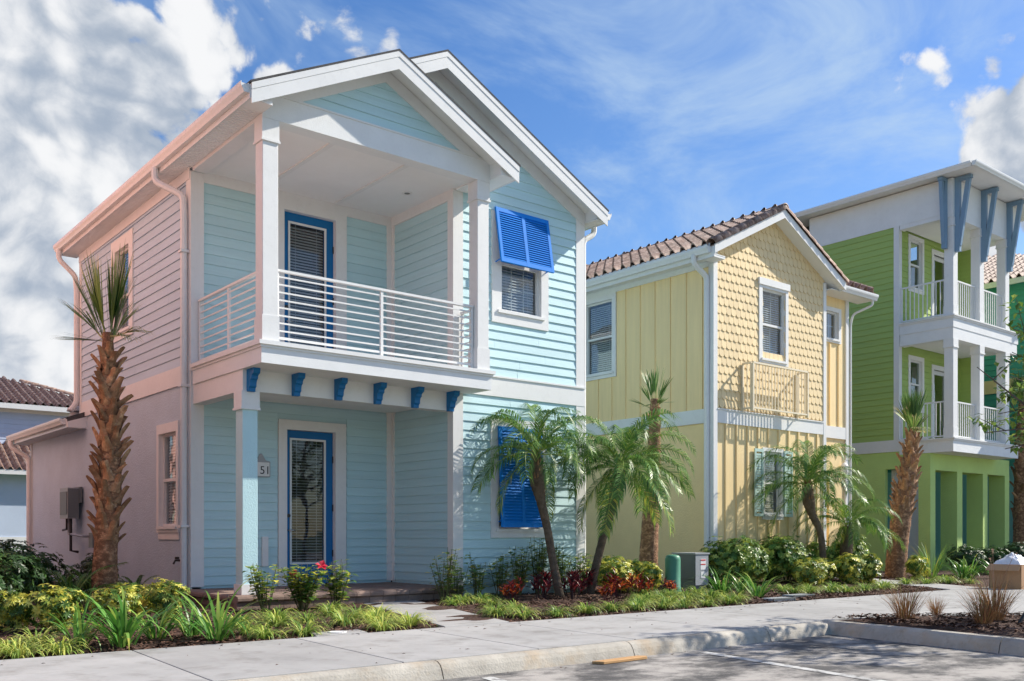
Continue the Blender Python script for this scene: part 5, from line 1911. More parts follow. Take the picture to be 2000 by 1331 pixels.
def hibiscus(label, loc, h, ns, nl, flower=0, seed=0, spread=0.22):
    R = random.Random(seed)
    t = thing('hibiscus_bush', label, 'shrub', loc)
    st, lf = MB(), MB()
    tips = []
    for i in range(ns):
        a = R.uniform(0, 2 * pi)
        r = spread * R.uniform(0.3, 1)
        hh = h * R.uniform(0.65, 1.0)
        pts = [Vector((0.04 * cos(a), 0.04 * sin(a), -0.03)), Vector((r * 0.6 * cos(a), r * 0.6 * sin(a), hh * 0.5)), Vector((r * cos(a + 0.2), r * sin(a + 0.2), hh))]
        st.tube(pts, [0.008, 0.006, 0.003], 5)
        tips.append(pts[-1])
        for q in range(nl):
            f = 0.28 + 0.72 * q / nl
            p = pts[0].lerp(pts[1], f * 2) if f < 0.5 else pts[1].lerp(pts[2], f * 2 - 1)
            az = q * 2.4 + R.uniform(-0.4, 0.4)
            d = Vector((cos(az), sin(az), R.uniform(-0.3, 0.5)))
            q0 = p + d.normalized() * 0.03
            leaf(lf, q0, d, Vector((0, 0, 1)), R.uniform(0.085, 0.135), R.uniform(0.032, 0.05), R.uniform(0.05, 0.8) if R.random() > 0.1 else 1.0, 0.2)
    part_local('stems', st, 'stem', t)
    part_local('foliage', lf, 'hibiscus_green', t, True)
    for i in range(flower):
        fl = MB()
        c = tips[i] + Vector((-0.03, -0.05, 0.03))
        for q in range(5):
            a = 2 * pi * q / 5
            leaf(fl, c, Vector((cos(a), -0.35 + 0.5 * sin(a), sin(a) * 0.5)), Vector((0, -0.5, 1)), 0.10, 0.045, R.random(), 0.3)
        part_local('flower', fl, 'petal_red', t, True)
    return t


def part_local(name, mb, mat, parent, tint=False, smooth=False, recalc=False):
    me = mb.mesh(name, recalc=recalc, tint=tint, smooth=smooth)
    me.materials.append(MATS[mat])
    return link_mesh(name, me, None, parent)


for i, ((x, y), h, ns, nl, fl, l) in enumerate((
        ((5.72, 12.3), 0.68, 10, 13, 0, 'leggy hibiscus bush just left of the red flowered one by the porch post'),
        ((6.30, 12.35), 0.66, 20, 18, 2, 'hibiscus bush with a red flower in front of the blue front door'),
        ((6.85, 12.4), 0.72, 12, 14, 0, 'hibiscus bush right of the red flowered one at the front door'),
        ((8.95, 12.65), 0.78, 9, 14, 0, 'hibiscus bush at the right end of the porch step'),
        ((9.25, 12.75), 0.55, 6, 12, 0, 'small hibiscus bush at the aqua house corner board'),
        ((9.72, 12.8), 0.70, 8, 13, 0, 'hibiscus bush at the left end of the sunlit aqua wall'),
        ((10.25, 12.85), 0.66, 8, 14, 0, 'hibiscus bush below the left side of the lower blue shutter'),
        ((10.65, 12.85), 0.80, 11, 14, 0, 'hibiscus bush below the lower blue shutter'),
        ((11.15, 12.9), 0.92, 12, 14, 0, 'hibiscus bush behind the first slim palm trunk'),
        ((11.65, 12.9), 0.85, 14, 15, 0, 'hibiscus bush between the two slim palms against the aqua wall'),
        ((12.15, 12.9), 0.7, 10, 14, 0, 'hibiscus bush at the right corner of the aqua house'))):
    hibiscus(l, (x, y, gz0(x, y)), h * (1.12 if i > 2 else 1), int(ns * 1.5), nl, fl, 50 + i, 0.33 if i == 1 else 0.25)


# ---- slim feather palms
def feather_mesh(elev, L=1.2, npair=38, tintr=(0.05, 0.75), droop=1.9, ll=0.33):
    mb = MB()
    p = Vector((0, 0, 0))
    e = elev
    n = 22
    pts, dirs = [p.copy()], []
    for i in range(n):
        d = Vector((cos(e), 0, sin(e)))
        p = p + d * (L / n)
        e -= droop / n * (0.35 + 1.3 * i / n)
        pts.append(p.copy())
        dirs.append(d)
    mb.tube(pts, [0.011 * (1 - 0.85 * i / n) for i in range(n + 1)], 4, tint=0.75)
    for k in range(npair):
        f = 0.14 + 0.86 * k / (npair - 1)
        x = f * n
        i = min(n - 1, int(x))
        q = pts[i].lerp(pts[i + 1], x - i)
        d = dirs[i]
        nrm = Vector((-d.z, 0, d.x))
        for s in (-1, 1):
            l = ll * (0.45 + 0.55 * sin(pi * (0.12 + 0.80 * f))) * U(0.85, 1.1)
            ld = (d * U(0.75, 1.0) + Vector((0, s, 0)) * U(0.8, 1.0) + nrm * U(0.15, 0.4)).normalized()
            w = 0.0085
            tint = U(*tintr)
            sd_ = ld.cross(nrm).normalized()
            p1 = q + ld * l * 0.5
            p2 = q + (ld + Vector((0, 0, -0.55))).normalized() * l * 1.0
            o = len(mb.v)
            mb.v += [tuple(q + sd_ * w * 0.6), tuple(q - sd_ * w * 0.6), tuple(p1 + sd_ * w), tuple(p1 - sd_ * w), tuple(p2)]
            mb.f += [(o, o + 1, o + 3, o + 2), (o + 2, o + 3, o + 4)]
            mb.t += [tint, tint]
    me = mb.mesh('frond', recalc=False, tint=True)
    me.materials.append(MATS['frond_green'])
    return me


FE = {e: [feather_mesh(e, 1.5 if e > 0.2 else 1.4, 44, tintr=(0.05, 0.8) if e > -0.3 else (0.3, 1.0), droop=2.2 if e > 0.2 else 1.3) for _ in range(2)] for e in (1.35, 1.05, 0.7, 0.35, 0.0, -0.45)}
FERN = [feather_mesh(e, 0.85, 30, (0.0, 0.35), 1.2, 0.14) for e in (1.2, 0.8, 0.5)]


def slim_palm(label, base, path, crown_scale=1.0, counts=((1.35, 4), (1.05, 6), (0.7, 7), (0.35, 7), (0.0, 5), (-0.45, 2)), r=0.075, seed=1):
    """path: (sideways offset, height, radius)"""
    R = random.Random(seed)
    t = thing('slim_palm', label, 'palm tree', base)
    mb = MB()
    pts, rad = [], []
    for i in range(len(path) - 1):
        (a0, z0, r0), (a1, z1, r1) = path[i], path[i + 1]
        for k in range(8):
            f = k / 8
            pts.append(RIGHT * (a0 + (a1 - a0) * f) + Vector((0, 0, z0 + (z1 - z0) * f)))
            rr = r0 + (r1 - r0) * f
            rad.append(rr * (1.0 if k % 2 else 0.93))
    a, z, rr = path[-1]
    pts.append(RIGHT * a + Vector((0, 0, z)))
    rad.append(rr)
    # smooth the centre line
    for _ in range(6):
        pts = [pts[0]] + [(pts[i - 1] + pts[i] * 2 + pts[i + 1]) / 4 for i in range(1, len(pts) - 1)] + [pts[-1]]
    mb.tube(pts, rad, 12)
    part_local('trunk', mb, 'slim_trunk', t, smooth=True)
    # old leaf-base stubs and fibre round the head
    fb = MB()
    zt = path[-1][1]
    for k in range(46):
        az = k * 2.4
        i = len(pts) - 2 - int(U(0, 1) * len(pts) * 0.33)
        q = pts[i] + Vector((cos(az), sin(az), 0)) * rad[i] * 0.8
        blade(fb, q, az, U(1.1, 1.45), U(0.10, 0.2), 0.016, 0.3, 3, U(0.1, 0.9))
    me = fb.mesh('fibre', recalc=False, tint=True)
    me.materials.append(MATS['boot'])
    tag(link_mesh('fibre', me, None, t), kind='stuff')
    top = pts[-1]
    k = 0
    for e, n in counts:
        for i in range(n):
            az = k * 2.39996 + R.uniform(-0.25, 0.25)
            k += 1
            o = bpy.data.objects.new('frond', R.choice(FE[e]))
            COL.objects.link(o)
            o.parent = t
            o.location = top + Vector((0.03 * cos(az), 0.03 * sin(az), R.uniform(-0.08, 0.06)))
            o.rotation_euler = (R.uniform(-0.3, 0.3), R.uniform(-0.12, 0.12), az)
            s = crown_scale * R.uniform(0.85, 1.08)
            o.scale = (s, s, s)
    return t


slim_palm('slim feather palm in front of the lower blue shutter', (11.15, 12.32, -0.02), [(0, 0, 0.085), (-0.12, 0.6, 0.075), (-0.22, 1.21, 0.072), (-0.34, 1.7, 0.085), (-0.39, 2.0, 0.145), (-0.41, 2.3, 0.12), (-0.42, 2.5, 0.07)], 1.0, seed=3)
slim_palm('slim feather palm leaning right across the gap between aqua and yellow houses', (12.0, 12.5, -0.02), [(0, 0, 0.09), (0.12, 0.5, 0.08), (0.25, 1.03, 0.075), (0.42, 1.6, 0.085), (0.50, 1.87, 0.13), (0.54, 2.15, 0.13), (0.56, 2.35, 0.07)], 1.08,
          ((1.35, 3), (1.05, 5), (0.7, 7), (0.35, 8), (0.0, 7), (-0.45, 5)), seed=5)
slim_palm('slim feather palm with bent neck before the yellow house window', (18.92, 12.2, -0.02), [(0, 0, 0.085), (0.0, 0.6, 0.075), (-0.06, 1.2, 0.075), (-0.25, 1.55, 0.09), (-0.33, 1.85, 0.14), (-0.33, 2.1, 0.11), (-0.33, 2.25, 0.07)], 1.08,
          ((1.35, 4), (1.05, 6), (0.7, 6), (0.35, 6), (0.0, 4), (-0.45, 2)), seed=8)
slim_palm('shortest feather palm, low beside the yellow house corner', (19.74, 12.2, -0.02), [(-0.05, 0, 0.08), (0.0, 0.35, 0.09), (0.06, 0.75, 0.15), (0.08, 1.05, 0.13), (0.10, 1.3, 0.07)], 0.95,
          ((1.35, 2), (1.05, 4), (0.7, 5), (0.35, 5), (0.0, 3)), seed=9)
for (x, y), s, l in (((3.75, 14.3), 0.95, 'dark feathery cycad in shade left of the tall palm trunk'),
                     ((4.45, 16.0), 0.9, 'dark feathery cycad against the wall behind the tall palm'),
                     ((4.85, 15.0), 0.6, 'small dark cycad right of the tall palm trunk'),
                     ((13.2, 13.3), 0.75, 'dark feathery cycad at the foot of the yellow wall')):
    t = thing('cycad', l, 'plant', (x, y, gz0(x, y)))
    for k in range(16):
        o = bpy.data.objects.new('frond', FERN[k % 3])
        COL.objects.link(o)
        o.parent = t
        o.location = (0, 0, 0.08)
        o.rotation_euler = (U(-0.2, 0.2), 0, k * 2.4)
        q = s * U(0.8, 1.1)
        o.scale = (q, q, q)


# ---- cabbage palms with boots
def fan_mesh(pet, L, nseg, spread, droop=0.3, tips=0.25, tint=(0.1, 0.7), w=0.016):
    """fan leaf along +x, spread in the xy plane and folded up a little"""
    mb = MB()
    mb.tube([(0, 0, 0), (pet * 0.5, 0, -0.01), (pet, 0, 0)], [0.018, 0.013, 0.010], 5, tint=0.85)
    for i in range(nseg):
        a = spread * (2 * i / (nseg - 1) - 1) + U(-0.03, 0.03)
        l = L * (0.72 + 0.28 * cos(a)) * U(0.85, 1.05)
        lift = 0.28 * abs(sin(a)) + U(-0.05, 0.05)
        d = Vector((cos(a), sin(a), lift)).normalized()
        s = Vector((-sin(a), cos(a), 0))
        base = Vector((pet - 0.12 * U(0, 1), 0, 0))
        p1 = base + d * l * 0.45
        p2 = base + d * l * 0.8 + Vector((0, 0, -droop * l * 0.12))
        p3 = base + d * l + Vector((0, 0, -droop * l * 0.35))
        t = U(*tint)
        o = len(mb.v)
        mb.v += [tuple(base + s * 0.004), tuple(base - s * 0.004), tuple(p1 + s * w), tuple(p1 - s * w), tuple(p2 + s * w * 0.6), tuple(p2 - s * w * 0.6), tuple(p3)]
        mb.f += [(o, o + 1, o + 3, o + 2), (o + 2, o + 3, o + 5, o + 4), (o + 4, o + 5, o + 6)]
        mb.t += [t, t, 1.0 if U(0, 1) < tips else t]
    me = mb.mesh('fan_frond', recalc=False, tint=True)
    me.materials.append(MATS['sabal_green'])
    return me


FAN_UP = [fan_mesh(0.12, 1.15, 22, 0.26, 0.05, 0.08, (0.0, 0.7), 0.014) for _ in range(3)]
FAN_MID = [fan_mesh(0.25, 0.95, 18, 0.42, 0.25, 0.15, (0.1, 0.9)) for _ in range(3)]
FAN_LOW = [fan_mesh(0.35, 0.62, 16, 0.5, 0.9, 0.6, (0.3, 0.95)) for _ in range(2)]
FAN_THIN = [fan_mesh(0.35, 0.75, 8, 0.22, 0.1, 0.1, (0.1, 0.6)) for _ in range(3)]


def boot_mesh():
    mb = MB()
    R = RND
    # a cut leaf base: broad clasping foot, narrowing stub, split at the foot
    secs = [(-0.03, 0.105, 0.020, 0.0), (0.05, 0.092, 0.026, 0.020), (0.13, 0.062, 0.028, 0.052), (0.20, 0.048, 0.024, 0.090), (0.235, 0.052, 0.016, 0.112)]
    vs = []
    for z, hw, th, out in secs:
        hw *= R.uniform(0.75, 1.25)
        vs += [(out - th, -hw * 0.9, z), (out + th * 0.4, -hw * 0.5, z), (out + th, 0, z - 0.004), (out + th * 0.4, hw * 0.5, z), (out - th, hw * 0.9, z)]
    fs = []
    for i in range(len(secs) - 1):
        for k in range(4):
            fs.append((i * 5 + k, i * 5 + k + 1, (i + 1) * 5 + k + 1, (i + 1) * 5 + k))
        fs.append((i * 5 + 4, i * 5, (i + 1) * 5, (i + 1) * 5 + 4))
    fs.append(tuple(range(20, 25)))
    mb.add(vs, fs)
    me = mb.mesh('leaf_boot', recalc=True)
    me.materials.append(MATS['boot'])
    return me


BOOTS = [boot_mesh() for _ in range(4)]


def cabbage_palm(label, base, path, boots, fronds, seed=1, bscale=1.0, tilt=0.0):
    """path: (sideways offset, height, radius); boots: (z0, z1, count)"""
    R = random.Random(seed)
    t = thing('cabbage_palm', label, 'palm tree', base)
    pts, rad = [], []
    for i in range(len(path) - 1):
        (a0, z0, r0), (a1, z1, r1) = path[i], path[i + 1]
        n = max(4, int((z1 - z0) / 0.07))
        for k in range(n):
            f = k / n
            pts.append(RIGHT * (a0 + (a1 - a0) * f) + Vector((0, 0, z0 + (z1 - z0) * f)))
            rad.append((r0 + (r1 - r0) * f) * R.uniform(0.955, 1.03))
    a, z, r = path[-1]
    pts.append(RIGHT * a + Vector((0, 0, z)))
    rad.append(r)
    for _ in range(5):
        pts = [pts[0]] + [(pts[i - 1] + pts[i] * 2 + pts[i + 1]) / 4 for i in range(1, len(pts) - 1)] + [pts[-1]]
    part_local('trunk', MB().tube(pts, rad, 18), 'trunk', t, smooth=True)
    # loose horizontal fibre rings on the bare part
    def at(z):
        for i in range(len(pts) - 1):
            if pts[i + 1].z >= z:
                f = (z - pts[i].z) / max(1e-6, pts[i + 1].z - pts[i].z)
                return pts[i].lerp(pts[i + 1], f), rad[i] + (rad[i + 1] - rad[i]) * f
        return pts[-1], rad[-1]
    if boots:
        z0, z1, n = boots
        for k in range(n):
            z = z0 + (z1 - z0) * k / n
            c, r = at(z)
            az = k * 2.39996
            d = Vector((cos(az), sin(az), 0))
            o = bpy.data.objects.new('leaf_boot', R.choice(BOOTS))
            COL.objects.link(o)
            o.parent = t
            s = bscale * R.uniform(0.7, 1.3)
            lean = R.uniform(-0.22, 0.34) + tilt
            m = Matrix.Translation(c + d * (r * 0.92)) @ Matrix.Rotation(az, 4, 'Z') @ Matrix.Rotation(lean, 4, 'Y') @ Matrix.Rotation(R.uniform(-0.3, 0.3), 4, 'X') @ Matrix.Scale(s, 4)
            o.matrix_local = m
    # bare trunk fibres
    fb = MB()
    zlo, zhi = 0.1, (boots[0] + 0.2 if boots else path[-1][1])
    for k in range(60):
        z = R.uniform(zlo, zhi)
        c, r = at(z)
        az = R.uniform(0, 6.28)
        q = c + Vector((cos(az), sin(az), 0)) * r * 0.99
        tdir = az + pi / 2 * R.choice((-1, 1))
        blade(fb, q, tdir, R.uniform(-0.2, 0.3), R.uniform(0.06, 0.16), 0.006, R.uniform(0.2, 0.8), 3, 0.6)
    me = fb.mesh('fibre', recalc=False, tint=True)
    me.materials.append(MATS['boot'])
    tag(link_mesh('fibre', me, None, t), kind='stuff')
    top = pts[-1]
    for mesh, az, el, s, dz in fronds:
        ex = Vector((cos(az) * cos(el), sin(az) * cos(el), sin(el)))
        ey = Vector((-sin(az), cos(az), 0)) if el < 1.3 else Vector((R.uniform(-1, 1), R.uniform(-1, 1), 0)).normalized()
        ey = (ey - ex * ey.dot(ex)).normalized()
        o = place(mesh, 'fan_frond', t, (0, 0, 0), ex, ey)
        o.location = top + Vector((0.05 * cos(az), 0.05 * sin(az), dz))
        o.scale = (s, s, s)
    return t


def crown(R, ups, mids, lows, s=1.0, thin=False):
    out = []
    for i in range(ups):
        out.append((R.choice(FAN_THIN if thin else FAN_UP), R.uniform(0, 6.28), R.uniform(1.32, 1.55), s * R.uniform(0.85, 1.1), R.uniform(-0.25, 0.05)))
    for i in range(mids):
        out.append((R.choice(FAN_THIN if thin else FAN_MID), i * 2 * pi / mids + R.uniform(-0.3, 0.3), R.uniform(0.75, 1.15), s * R.uniform(0.7, 0.95), R.uniform(-0.25, 0.0)))
    for i in range(lows):
        out.append((R.choice(FAN_THIN if thin else FAN_LOW), R.uniform(0, 6.28), R.uniform(-0.1, 0.35), s * R.uniform(0.7, 0.9), R.uniform(-0.2, -0.05)))
    return out


va = math.atan2(RIGHT.y, RIGHT.x)            # azimuth of picture-right
R1 = random.Random(21)
f1 = crown(R1, 4, 0, 0, 1.1)
f1 += [(FAN_UP[0], va + pi, 1.15, 0.9, -0.1), (FAN_MID[0], va + pi - 0.3, 0.72, 0.85, -0.1), (FAN_UP[1], va + pi + 0.1, 0.05, 0.62, -0.12),
       (FAN_LOW[0], va - 0.2, 0.15, 0.75, -0.05), (FAN_LOW[1], va - 0.6, -0.1, 0.7, -0.05), (FAN_MID[1], va + 0.1, 0.95, 0.62, -0.1), (FAN_UP[2], va + 0.3, 1.2, 0.8, 0.0)]
cabbage_palm('tall palm with ragged cut leaf bases on its trunk beside the shaded left wall', (4.28, 14.6, -0.03),
             [(0.02, 0, 0.19), (0.0, 0.5, 0.175), (0.03, 1.1, 0.165), (0.08, 1.8, 0.16), (0.08, 2.6, 0.14), (0.06, 3.2, 0.11), (0.05, 3.8, 0.085), (0.05, 4.05, 0.07)],
             (1.0, 3.75, 84), f1, 4, 0.95, 0.05)
R2 = random.Random(33)
cabbage_palm('smooth trunked palm with sparse cropped fronds before the yellow side wall', (14.4, 13.3, -0.03),
             [(0.0, 0, 0.20), (0.03, 0.8, 0.185), (0.08, 1.7, 0.165), (0.13, 2.4, 0.14), (0.14, 3.1, 0.125), (0.15, 3.7, 0.10), (0.15, 3.85, 0.08)],
             (3.0, 3.6, 9), crown(R2, 5, 4, 5, 0.72, True), 6, 0.7, -0.1)
R3 = random.Random(45)
cabbage_palm('curved palm with cross hatched trunk before the green house', (22.52, 12.5, -0.03),
             [(0.0, 0, 0.26), (0.06, 0.8, 0.25), (0.16, 1.6, 0.245), (0.30, 2.4, 0.22), (0.40, 3.1, 0.17), (0.44, 3.6, 0.11), (0.45, 3.8, 0.08)],
             (1.55, 3.5, 70), crown(R3, 10, 5, 4, 0.82), 8, 0.95, -0.08)
R4 = random.Random(46)
cabbage_palm('palm trunk cut by the right edge of the picture below the white balcony', (32.3, 13.6, -0.03),
             [(0.0, 0, 0.26), (0.0, 1.4, 0.25), (0.02, 2.6, 0.25), (0.02, 4.4, 0.2), (0.02, 5.4, 0.1)],
             (1.6, 4.6, 40), crown(R4, 7, 5, 3, 0.9), 9, 1.0, -0.05)

# ---- brown fountain grasses on the kerbed island
FG = [clump_mesh('fountain_grass', 210, 0.62, 0.0042, 'tan_grass', 0.10, (0.2, 1.1), (1.05, 1.55), (0.0, 0.95), 0.1, 4) for _ in range(2)]


def fountain(label, loc, s, plumes):
    t = thing('fountain_grass', label, 'grass', loc)
    t.scale = (s, s, s)
    link_mesh('blades', RND.choice(FG), None, t)
    for k in range(plumes):
        az = U(0, 6.28)
        mb = MB()
        tip = Vector((0.28 * cos(az), 0.28 * sin(az), U(0.62, 0.85)))
        mid = Vector((0.10 * cos(az), 0.10 * sin(az), 0.45))
        mb.tube([(0, 0, 0), mid, tip], 0.0025, 4, tint=0.2)
        e = (tip - mid).normalized()
        for q in range(60):
            f = q / 60
            c = tip + (e + Vector((0, 0, -0.5 * f))) * 0.13 * f
            blade(mb, c, U(0, 6.28), U(-0.2, 0.9), 0.03, 0.002, 0.2, 2, U(0, 1))
        part_local('plume', mb, 'plume', t, True)
    return t


fountain('brown fountain grass nearest the island kerb corner', (11.05, 6.0, 0.03), 0.92, 1)
fountain('small wispy brown grass between the two larger island clumps', (12.1, 6.15, 0.03), 0.5, 0)
fountain('reddish brown fountain grass with plumes near the black stake', (11.12, 5.1, 0.04), 0.85, 1)
fountain('tall brown fountain grass with pale plumes behind the reddish one', (11.62, 5.2, 0.04), 1.05, 3)
sk = part('stake', MB().tube([(11.45, 4.9, -0.02), (11.75, 4.82, 0.32), (12.3, 4.62, 1.0)], [0.022, 0.018, 0.014], 6), 'metal_dark')
tag(sk, 'black slanting tree stake in the island mulch at the right edge', 'stake')


# ---- street tree on the island, mostly out of the picture to the right
def street_tree(label, base, seed, H=5.6, trunk=2.3, spread=2.3, nl=2600, extra=(), ls=1.0):
    R = random.Random(seed)
    t = thing('street_tree', label, 'tree', base)
    br, lf = MB(), MB()
    br.tube([(0, 0, -0.1), (0.03, 0.02, trunk * 0.5), (0.0, 0.05, trunk), (0.05, 0.0, H * 0.75)], [0.075, 0.06, 0.05, 0.015], 8)
    ends = []
    for i in range(15):
        a = i * 2.4
        z0 = trunk * 0.8 + (H * 0.7 - trunk * 0.8) * i / 15
        L = spread * (1 - 0.55 * i / 15) * R.uniform(0.75, 1.05)
        p0 = Vector((0, 0, z0))
        p1 = p0 + Vector((cos(a), sin(a), 0.45)) * L * 0.55
        p2 = p0 + Vector((cos(a + 0.2), sin(a + 0.2), 0.5)) * L
        ends.append((p0, p1, p2))
    for e in extra:
        ends.append(tuple(Vector(q) for q in e))
    for p0, p1, p2 in ends:
        br.tube([p0, p1, p2], [0.028, 0.016, 0.005], 5)
        for s in range(5):
            f = 0.35 + 0.65 * s / 5
            q = p0.lerp(p1, f).lerp(p1.lerp(p2, f), f)
            dv = Vector((R.uniform(-1, 1), R.uniform(-1, 1), R.uniform(-0.3, 0.8))).normalized()
            q2 = q + dv * R.uniform(0.25, 0.5)
            br.tube([q, q2], [0.007, 0.003], 4)
            for m in range(nl // (len(ends) * 6)):
                g = R.uniform(0.15, 1.1)
                c = q.lerp(q2, g) + Vector((R.gauss(0, 0.07), R.gauss(0, 0.07), R.gauss(0, 0.05)))
                d = Vector((R.uniform(-1, 1), R.uniform(-1, 1), R.uniform(-0.9, 0.3)))
                leaf(lf, c, d, Vector((0, 0, 1)), ls * R.uniform(0.06, 0.10), ls * R.uniform(0.017, 0.027), R.random())
    part_local('trunk', br, 'bark', t, smooth=True)
    part_local('crown', lf, 'tree_green', t, True)
    return t


street_tree('leafy street tree whose branch reaches in at the right edge', (13.4, 4.35, 0.0), 5, 5.8, 2.4, 2.2, 3400, ls=1.35,
            extra=[((0, 0.0, 2.1), (-0.6, 0.5, 2.45), (-1.25, 1.2, 2.35)), ((0, 0, 2.3), (-0.5, 0.6, 2.75), (-1.0, 1.15, 2.6)), ((0, 0, 2.9), (-0.5, 0.5, 3.4), (-1.05, 1.0, 3.65)),
                   ((0, 0.0, 2.0), (-0.5, 0.6, 2.3), (-1.05, 1.05, 2.15)), ((0, 0.0, 2.2), (-0.55, 0.45, 2.6), (-0.95, 0.95, 2.45))])
street_tree('leafy street tree across the car park behind the viewer', (5.0, -9.0, -0.15), 15, 6.5, 1.2, 2.8, 9000, ls=2.6)
street_tree('second leafy street tree across the car park behind the viewer', (-1.5, -12.0, -0.15), 25, 7.5, 1.2, 3.0, 9000, ls=2.6)
street_tree('third leafy street tree across the car park behind the viewer', (11.0, -12.5, -0.15), 35, 7.0, 1.2, 3.0, 9000, ls=2.6)


# ---- mulch chips lying on the beds
def chips():
    mb = MB()
    paths = [((6.42, 9.07), (7.62, 13.0), 0.98), ((18.4, 9.07), (21.0, 13.4), 1.2)]
    def onpath(x, y):
        for a, b, w in paths:
            f = (y - a[1]) / (b[1] - a[1])
            xl = a[0] + (b[0] - a[0]) * f
            if xl - 0.02 < x < xl + w + 0.05:
                return True
        return False
    n = 0
    while n < 16000:
        if U(0, 1) < 0.82:
            y = 9.08 + 4.2 * U(0, 1) ** 1.6
            x = U(0.19 * y - 0.1, min(24, 2.1 * y))
            if onpath(x, y) or (5.55 < x < 9.6 and y > 12.9):
                continue
            z = bed_height(x, y) + 0.008
        else:
            x, y = U(10.5, 13.5), U(4.0, 6.7)
            if y > 6.75 - 0.6 * max(0, x - 11.1) or x < 10.62 - 0.155 * (6.78 - y):
                continue
            z = 0.055 + U(0, 0.02)
        a, l, w = U(0, pi), U(0.015, 0.05), U(0.004, 0.011)
        dx, dy = cos(a) * l, sin(a) * l
        wx, wy = -sin(a) * w, cos(a) * w
        t1 = U(-0.014, 0.014)
        mb.add([(x - dx - wx, y - dy - wy, z - t1), (x + dx - wx, y + dy - wy, z + t1), (x + dx + wx, y + dy + wy, z + t1 + 0.006), (x - dx + wx, y - dy + wy, z - t1 + 0.006)], [(0, 1, 2, 3)])
        n += 1
    o = struct('mulch_chips', mb, 'chip', kind='stuff', recalc=False)
    tag(o, 'loose brown bark chips over the planting beds', 'mulch')


chips()


def litter():
    mb = MB()
    for k in range(150):
        if k < 90:
            x, y, z = U(1.5, 18), 9.03 - abs(RND.gauss(0, 0.22)), 0.022
        elif k < 115:
            x, y, z = U(2, 10), 6.62 - abs(RND.gauss(0, 0.10)) - 0.06, -0.127
        else:
            x, y, z = U(2, 14), U(6.85, 9.0), 0.022
        a = U(0, 6.28)
        l, w = U(0.008, 0.03), U(0.004, 0.012)
        d, n = Vector((cos(a), sin(a), 0)), Vector((-sin(a), cos(a), 0))
        p = Vector((x, y, z))
        mb.add([tuple(p - d * l), tuple(p + n * w + Vector((0, 0, 0.004))), tuple(p + d * l), tuple(p - n * w + Vector((0, 0, 0.006)))], [(0, 1, 2, 3)])
    o = struct('leaf_litter', mb, 'chip', kind='stuff', recalc=False)
    tag(o, 'scattered leaf and bark litter on the pavement and gutter', 'litter')


litter()

# ================================================================== small things
pd = thing('utility_pedestal', 'green round topped utility pedestal among the lilyturf', 'utility box', (13.57, 11.9, 0))
part('cover', MB().lathe([(0.150, 0.0), (0.150, 0.12), (0.143, 0.13), (0.143, 0.62), (0.135, 0.67), (0.11, 0.70), (0.05, 0.715)], 13.57, 11.9, 28), 'pedestal_green', pd, smooth=True)
part('base_ring', MB().lathe([(0.165, -0.02), (0.165, 0.05), (0.152, 0.055)], 13.57, 11.9, 28), 'pedestal_green', pd)
mt = thing('meter_cabinet', 'grey green electrical cabinet with warning labels beside the green pedestal', 'utility box', (14.75, 12.4, 0))
part('cabinet', MB().box(14.55, 14.95, 12.2, 12.75, 0.22, 0.70), 'grey_box', mt)
part('front_panel', MB().box(14.56, 14.94, 12.185, 12.2, 0.10, 0.69), 'grey_light', mt)
part('lid', MB().box(14.53, 14.97, 12.17, 12.77, 0.70, 0.73), 'grey_light', mt)
part('plinth', MB().box(14.57, 14.93, 12.22, 12.73, -0.02, 0.22), 'grey_box', mt)
lb = part('warning_label', MB().box(14.70, 14.86, 12.180, 12.184, 0.40, 0.61), 'white', mt)
part('red_band', MB().box(14.71, 14.85, 12.176, 12.179, 0.575, 0.60), 'red_print', lb)
part('red_band', MB().box(14.71, 14.85, 12.176, 12.179, 0.495, 0.515), 'red_print', lb)
part('serial_label', MB().box(14.71, 14.84, 12.180, 12.184, 0.24, 0.36), 'white', mt)

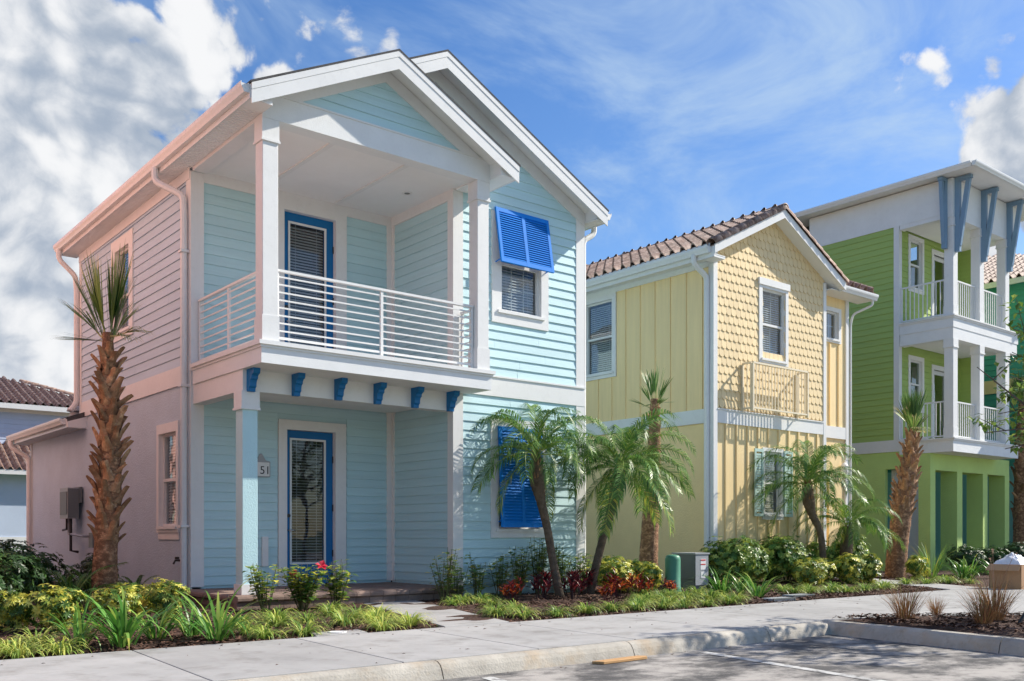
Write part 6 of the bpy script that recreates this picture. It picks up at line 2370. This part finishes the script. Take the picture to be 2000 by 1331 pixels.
# water meter lid beside the pavement
ml = thing('water_meter_box', 'concrete ground box lid with round plate set in the bed by the pavement', 'ground box', (5.05, 9.3, 0.02))
bevelled(part('slab', MB().prism([(4.80, 9.11), (5.42, 9.11), (5.50, 9.45), (4.90, 9.45)], 'z', -0.05, 0.022), 'concrete', ml), 0.006, 1)
part('plate', MB().lathe([(0.10, 0.022), (0.10, 0.030), (0.075, 0.031), (0.07, 0.027)], 5.15, 9.29, 20), 'white', ml)
for (x, y), l in (((13.35, 9.45), 'grey valve cover in the mulch between the strap leaved lilies'), ((14.35, 9.75), 'grey valve cover in the mulch right of the strap leaved lilies')):
    v = thing('valve_cover', l, 'ground box', (x, y, 0))
    bevelled(part('lid', MB().box(x - 0.28, x + 0.28, y - 0.13, y + 0.13, -0.03, 0.05), 'grey_light', v), 0.01, 1)
    part('rim', ring(MB(), 'F', y - 0.14, x - 0.3, x + 0.3, -0.03, 0.055, 0.02, 0.02, 0.02, 0.02, -0.02, 0.0), 'grey_box', v)

# offcut of board lying at the kerb
pk = part('board', MB().prism([(6.28, 6.50), (6.34, 6.40), (6.94, 6.41), (6.98, 6.46), (6.93, 6.53), (6.6, 6.52)], 'z', -0.127, -0.102), 'plank')
bevelled(pk, 0.003, 1)
tag(pk, 'broken piece of orange brown board lying on the asphalt at the kerb', 'board')

# cardboard box with plastic sheeting
cb = thing('cardboard_box', 'open cardboard box filled with white plastic sheeting on the pavement', 'box', (19.9, 8.5, 0.02))
part('carton', ring(MB(), 'F', 8.2, 19.45, 20.15, 0.02, 0.50, 0.012, 0.012, 0.012, 0.0001, -0.60, 0.0), 'cardboard', cb)
part('carton_side', MB().box(19.44, 20.16, 8.19, 8.20, 0.021, 0.49), 'cardboard', cb)
part('carton_side', MB().box(19.44, 20.16, 8.80, 8.81, 0.021, 0.49), 'cardboard', cb)
part('flap', MB().hexa([(19.44, 8.2, 0.49), (19.44, 8.8, 0.49), (19.44, 8.8, 0.497), (19.44, 8.2, 0.497)], [(19.30, 8.18, 0.38), (19.30, 8.82, 0.38), (19.30, 8.82, 0.387), (19.30, 8.18, 0.387)]), 'cardboard', cb)


def sheeting():
    mb = MB()
    n = 26
    for j in range(n + 1):
        for i in range(n + 1):
            a, b = i / n * 2 - 1, j / n * 2 - 1
            r = max(abs(a), abs(b))
            h = 0.22 * (1 - r ** 2.2)
            x, y = 19.8 + a * 0.34, 8.5 + b * 0.29
            k = 0.10 * mnoise.noise(Vector((x * 7, y * 7, 2))) + 0.05 * abs(mnoise.noise(Vector((x * 17, y * 17, 5))))
            mb.v.append((x, y, 0.45 + h + k * (1.1 - r)))
    for j in range(n):
        for i in range(n):
            mb.f.append((j * (n + 1) + i, j * (n + 1) + i + 1, (j + 1) * (n + 1) + i + 1, (j + 1) * (n + 1) + i))
            mb.t.append(0.5)
    return mb


ps = part('plastic_sheeting', sheeting(), 'plastic_white', None, recalc=False)
tag(ps, 'crumpled white plastic sheeting heaped in the cardboard box', 'plastic sheet')
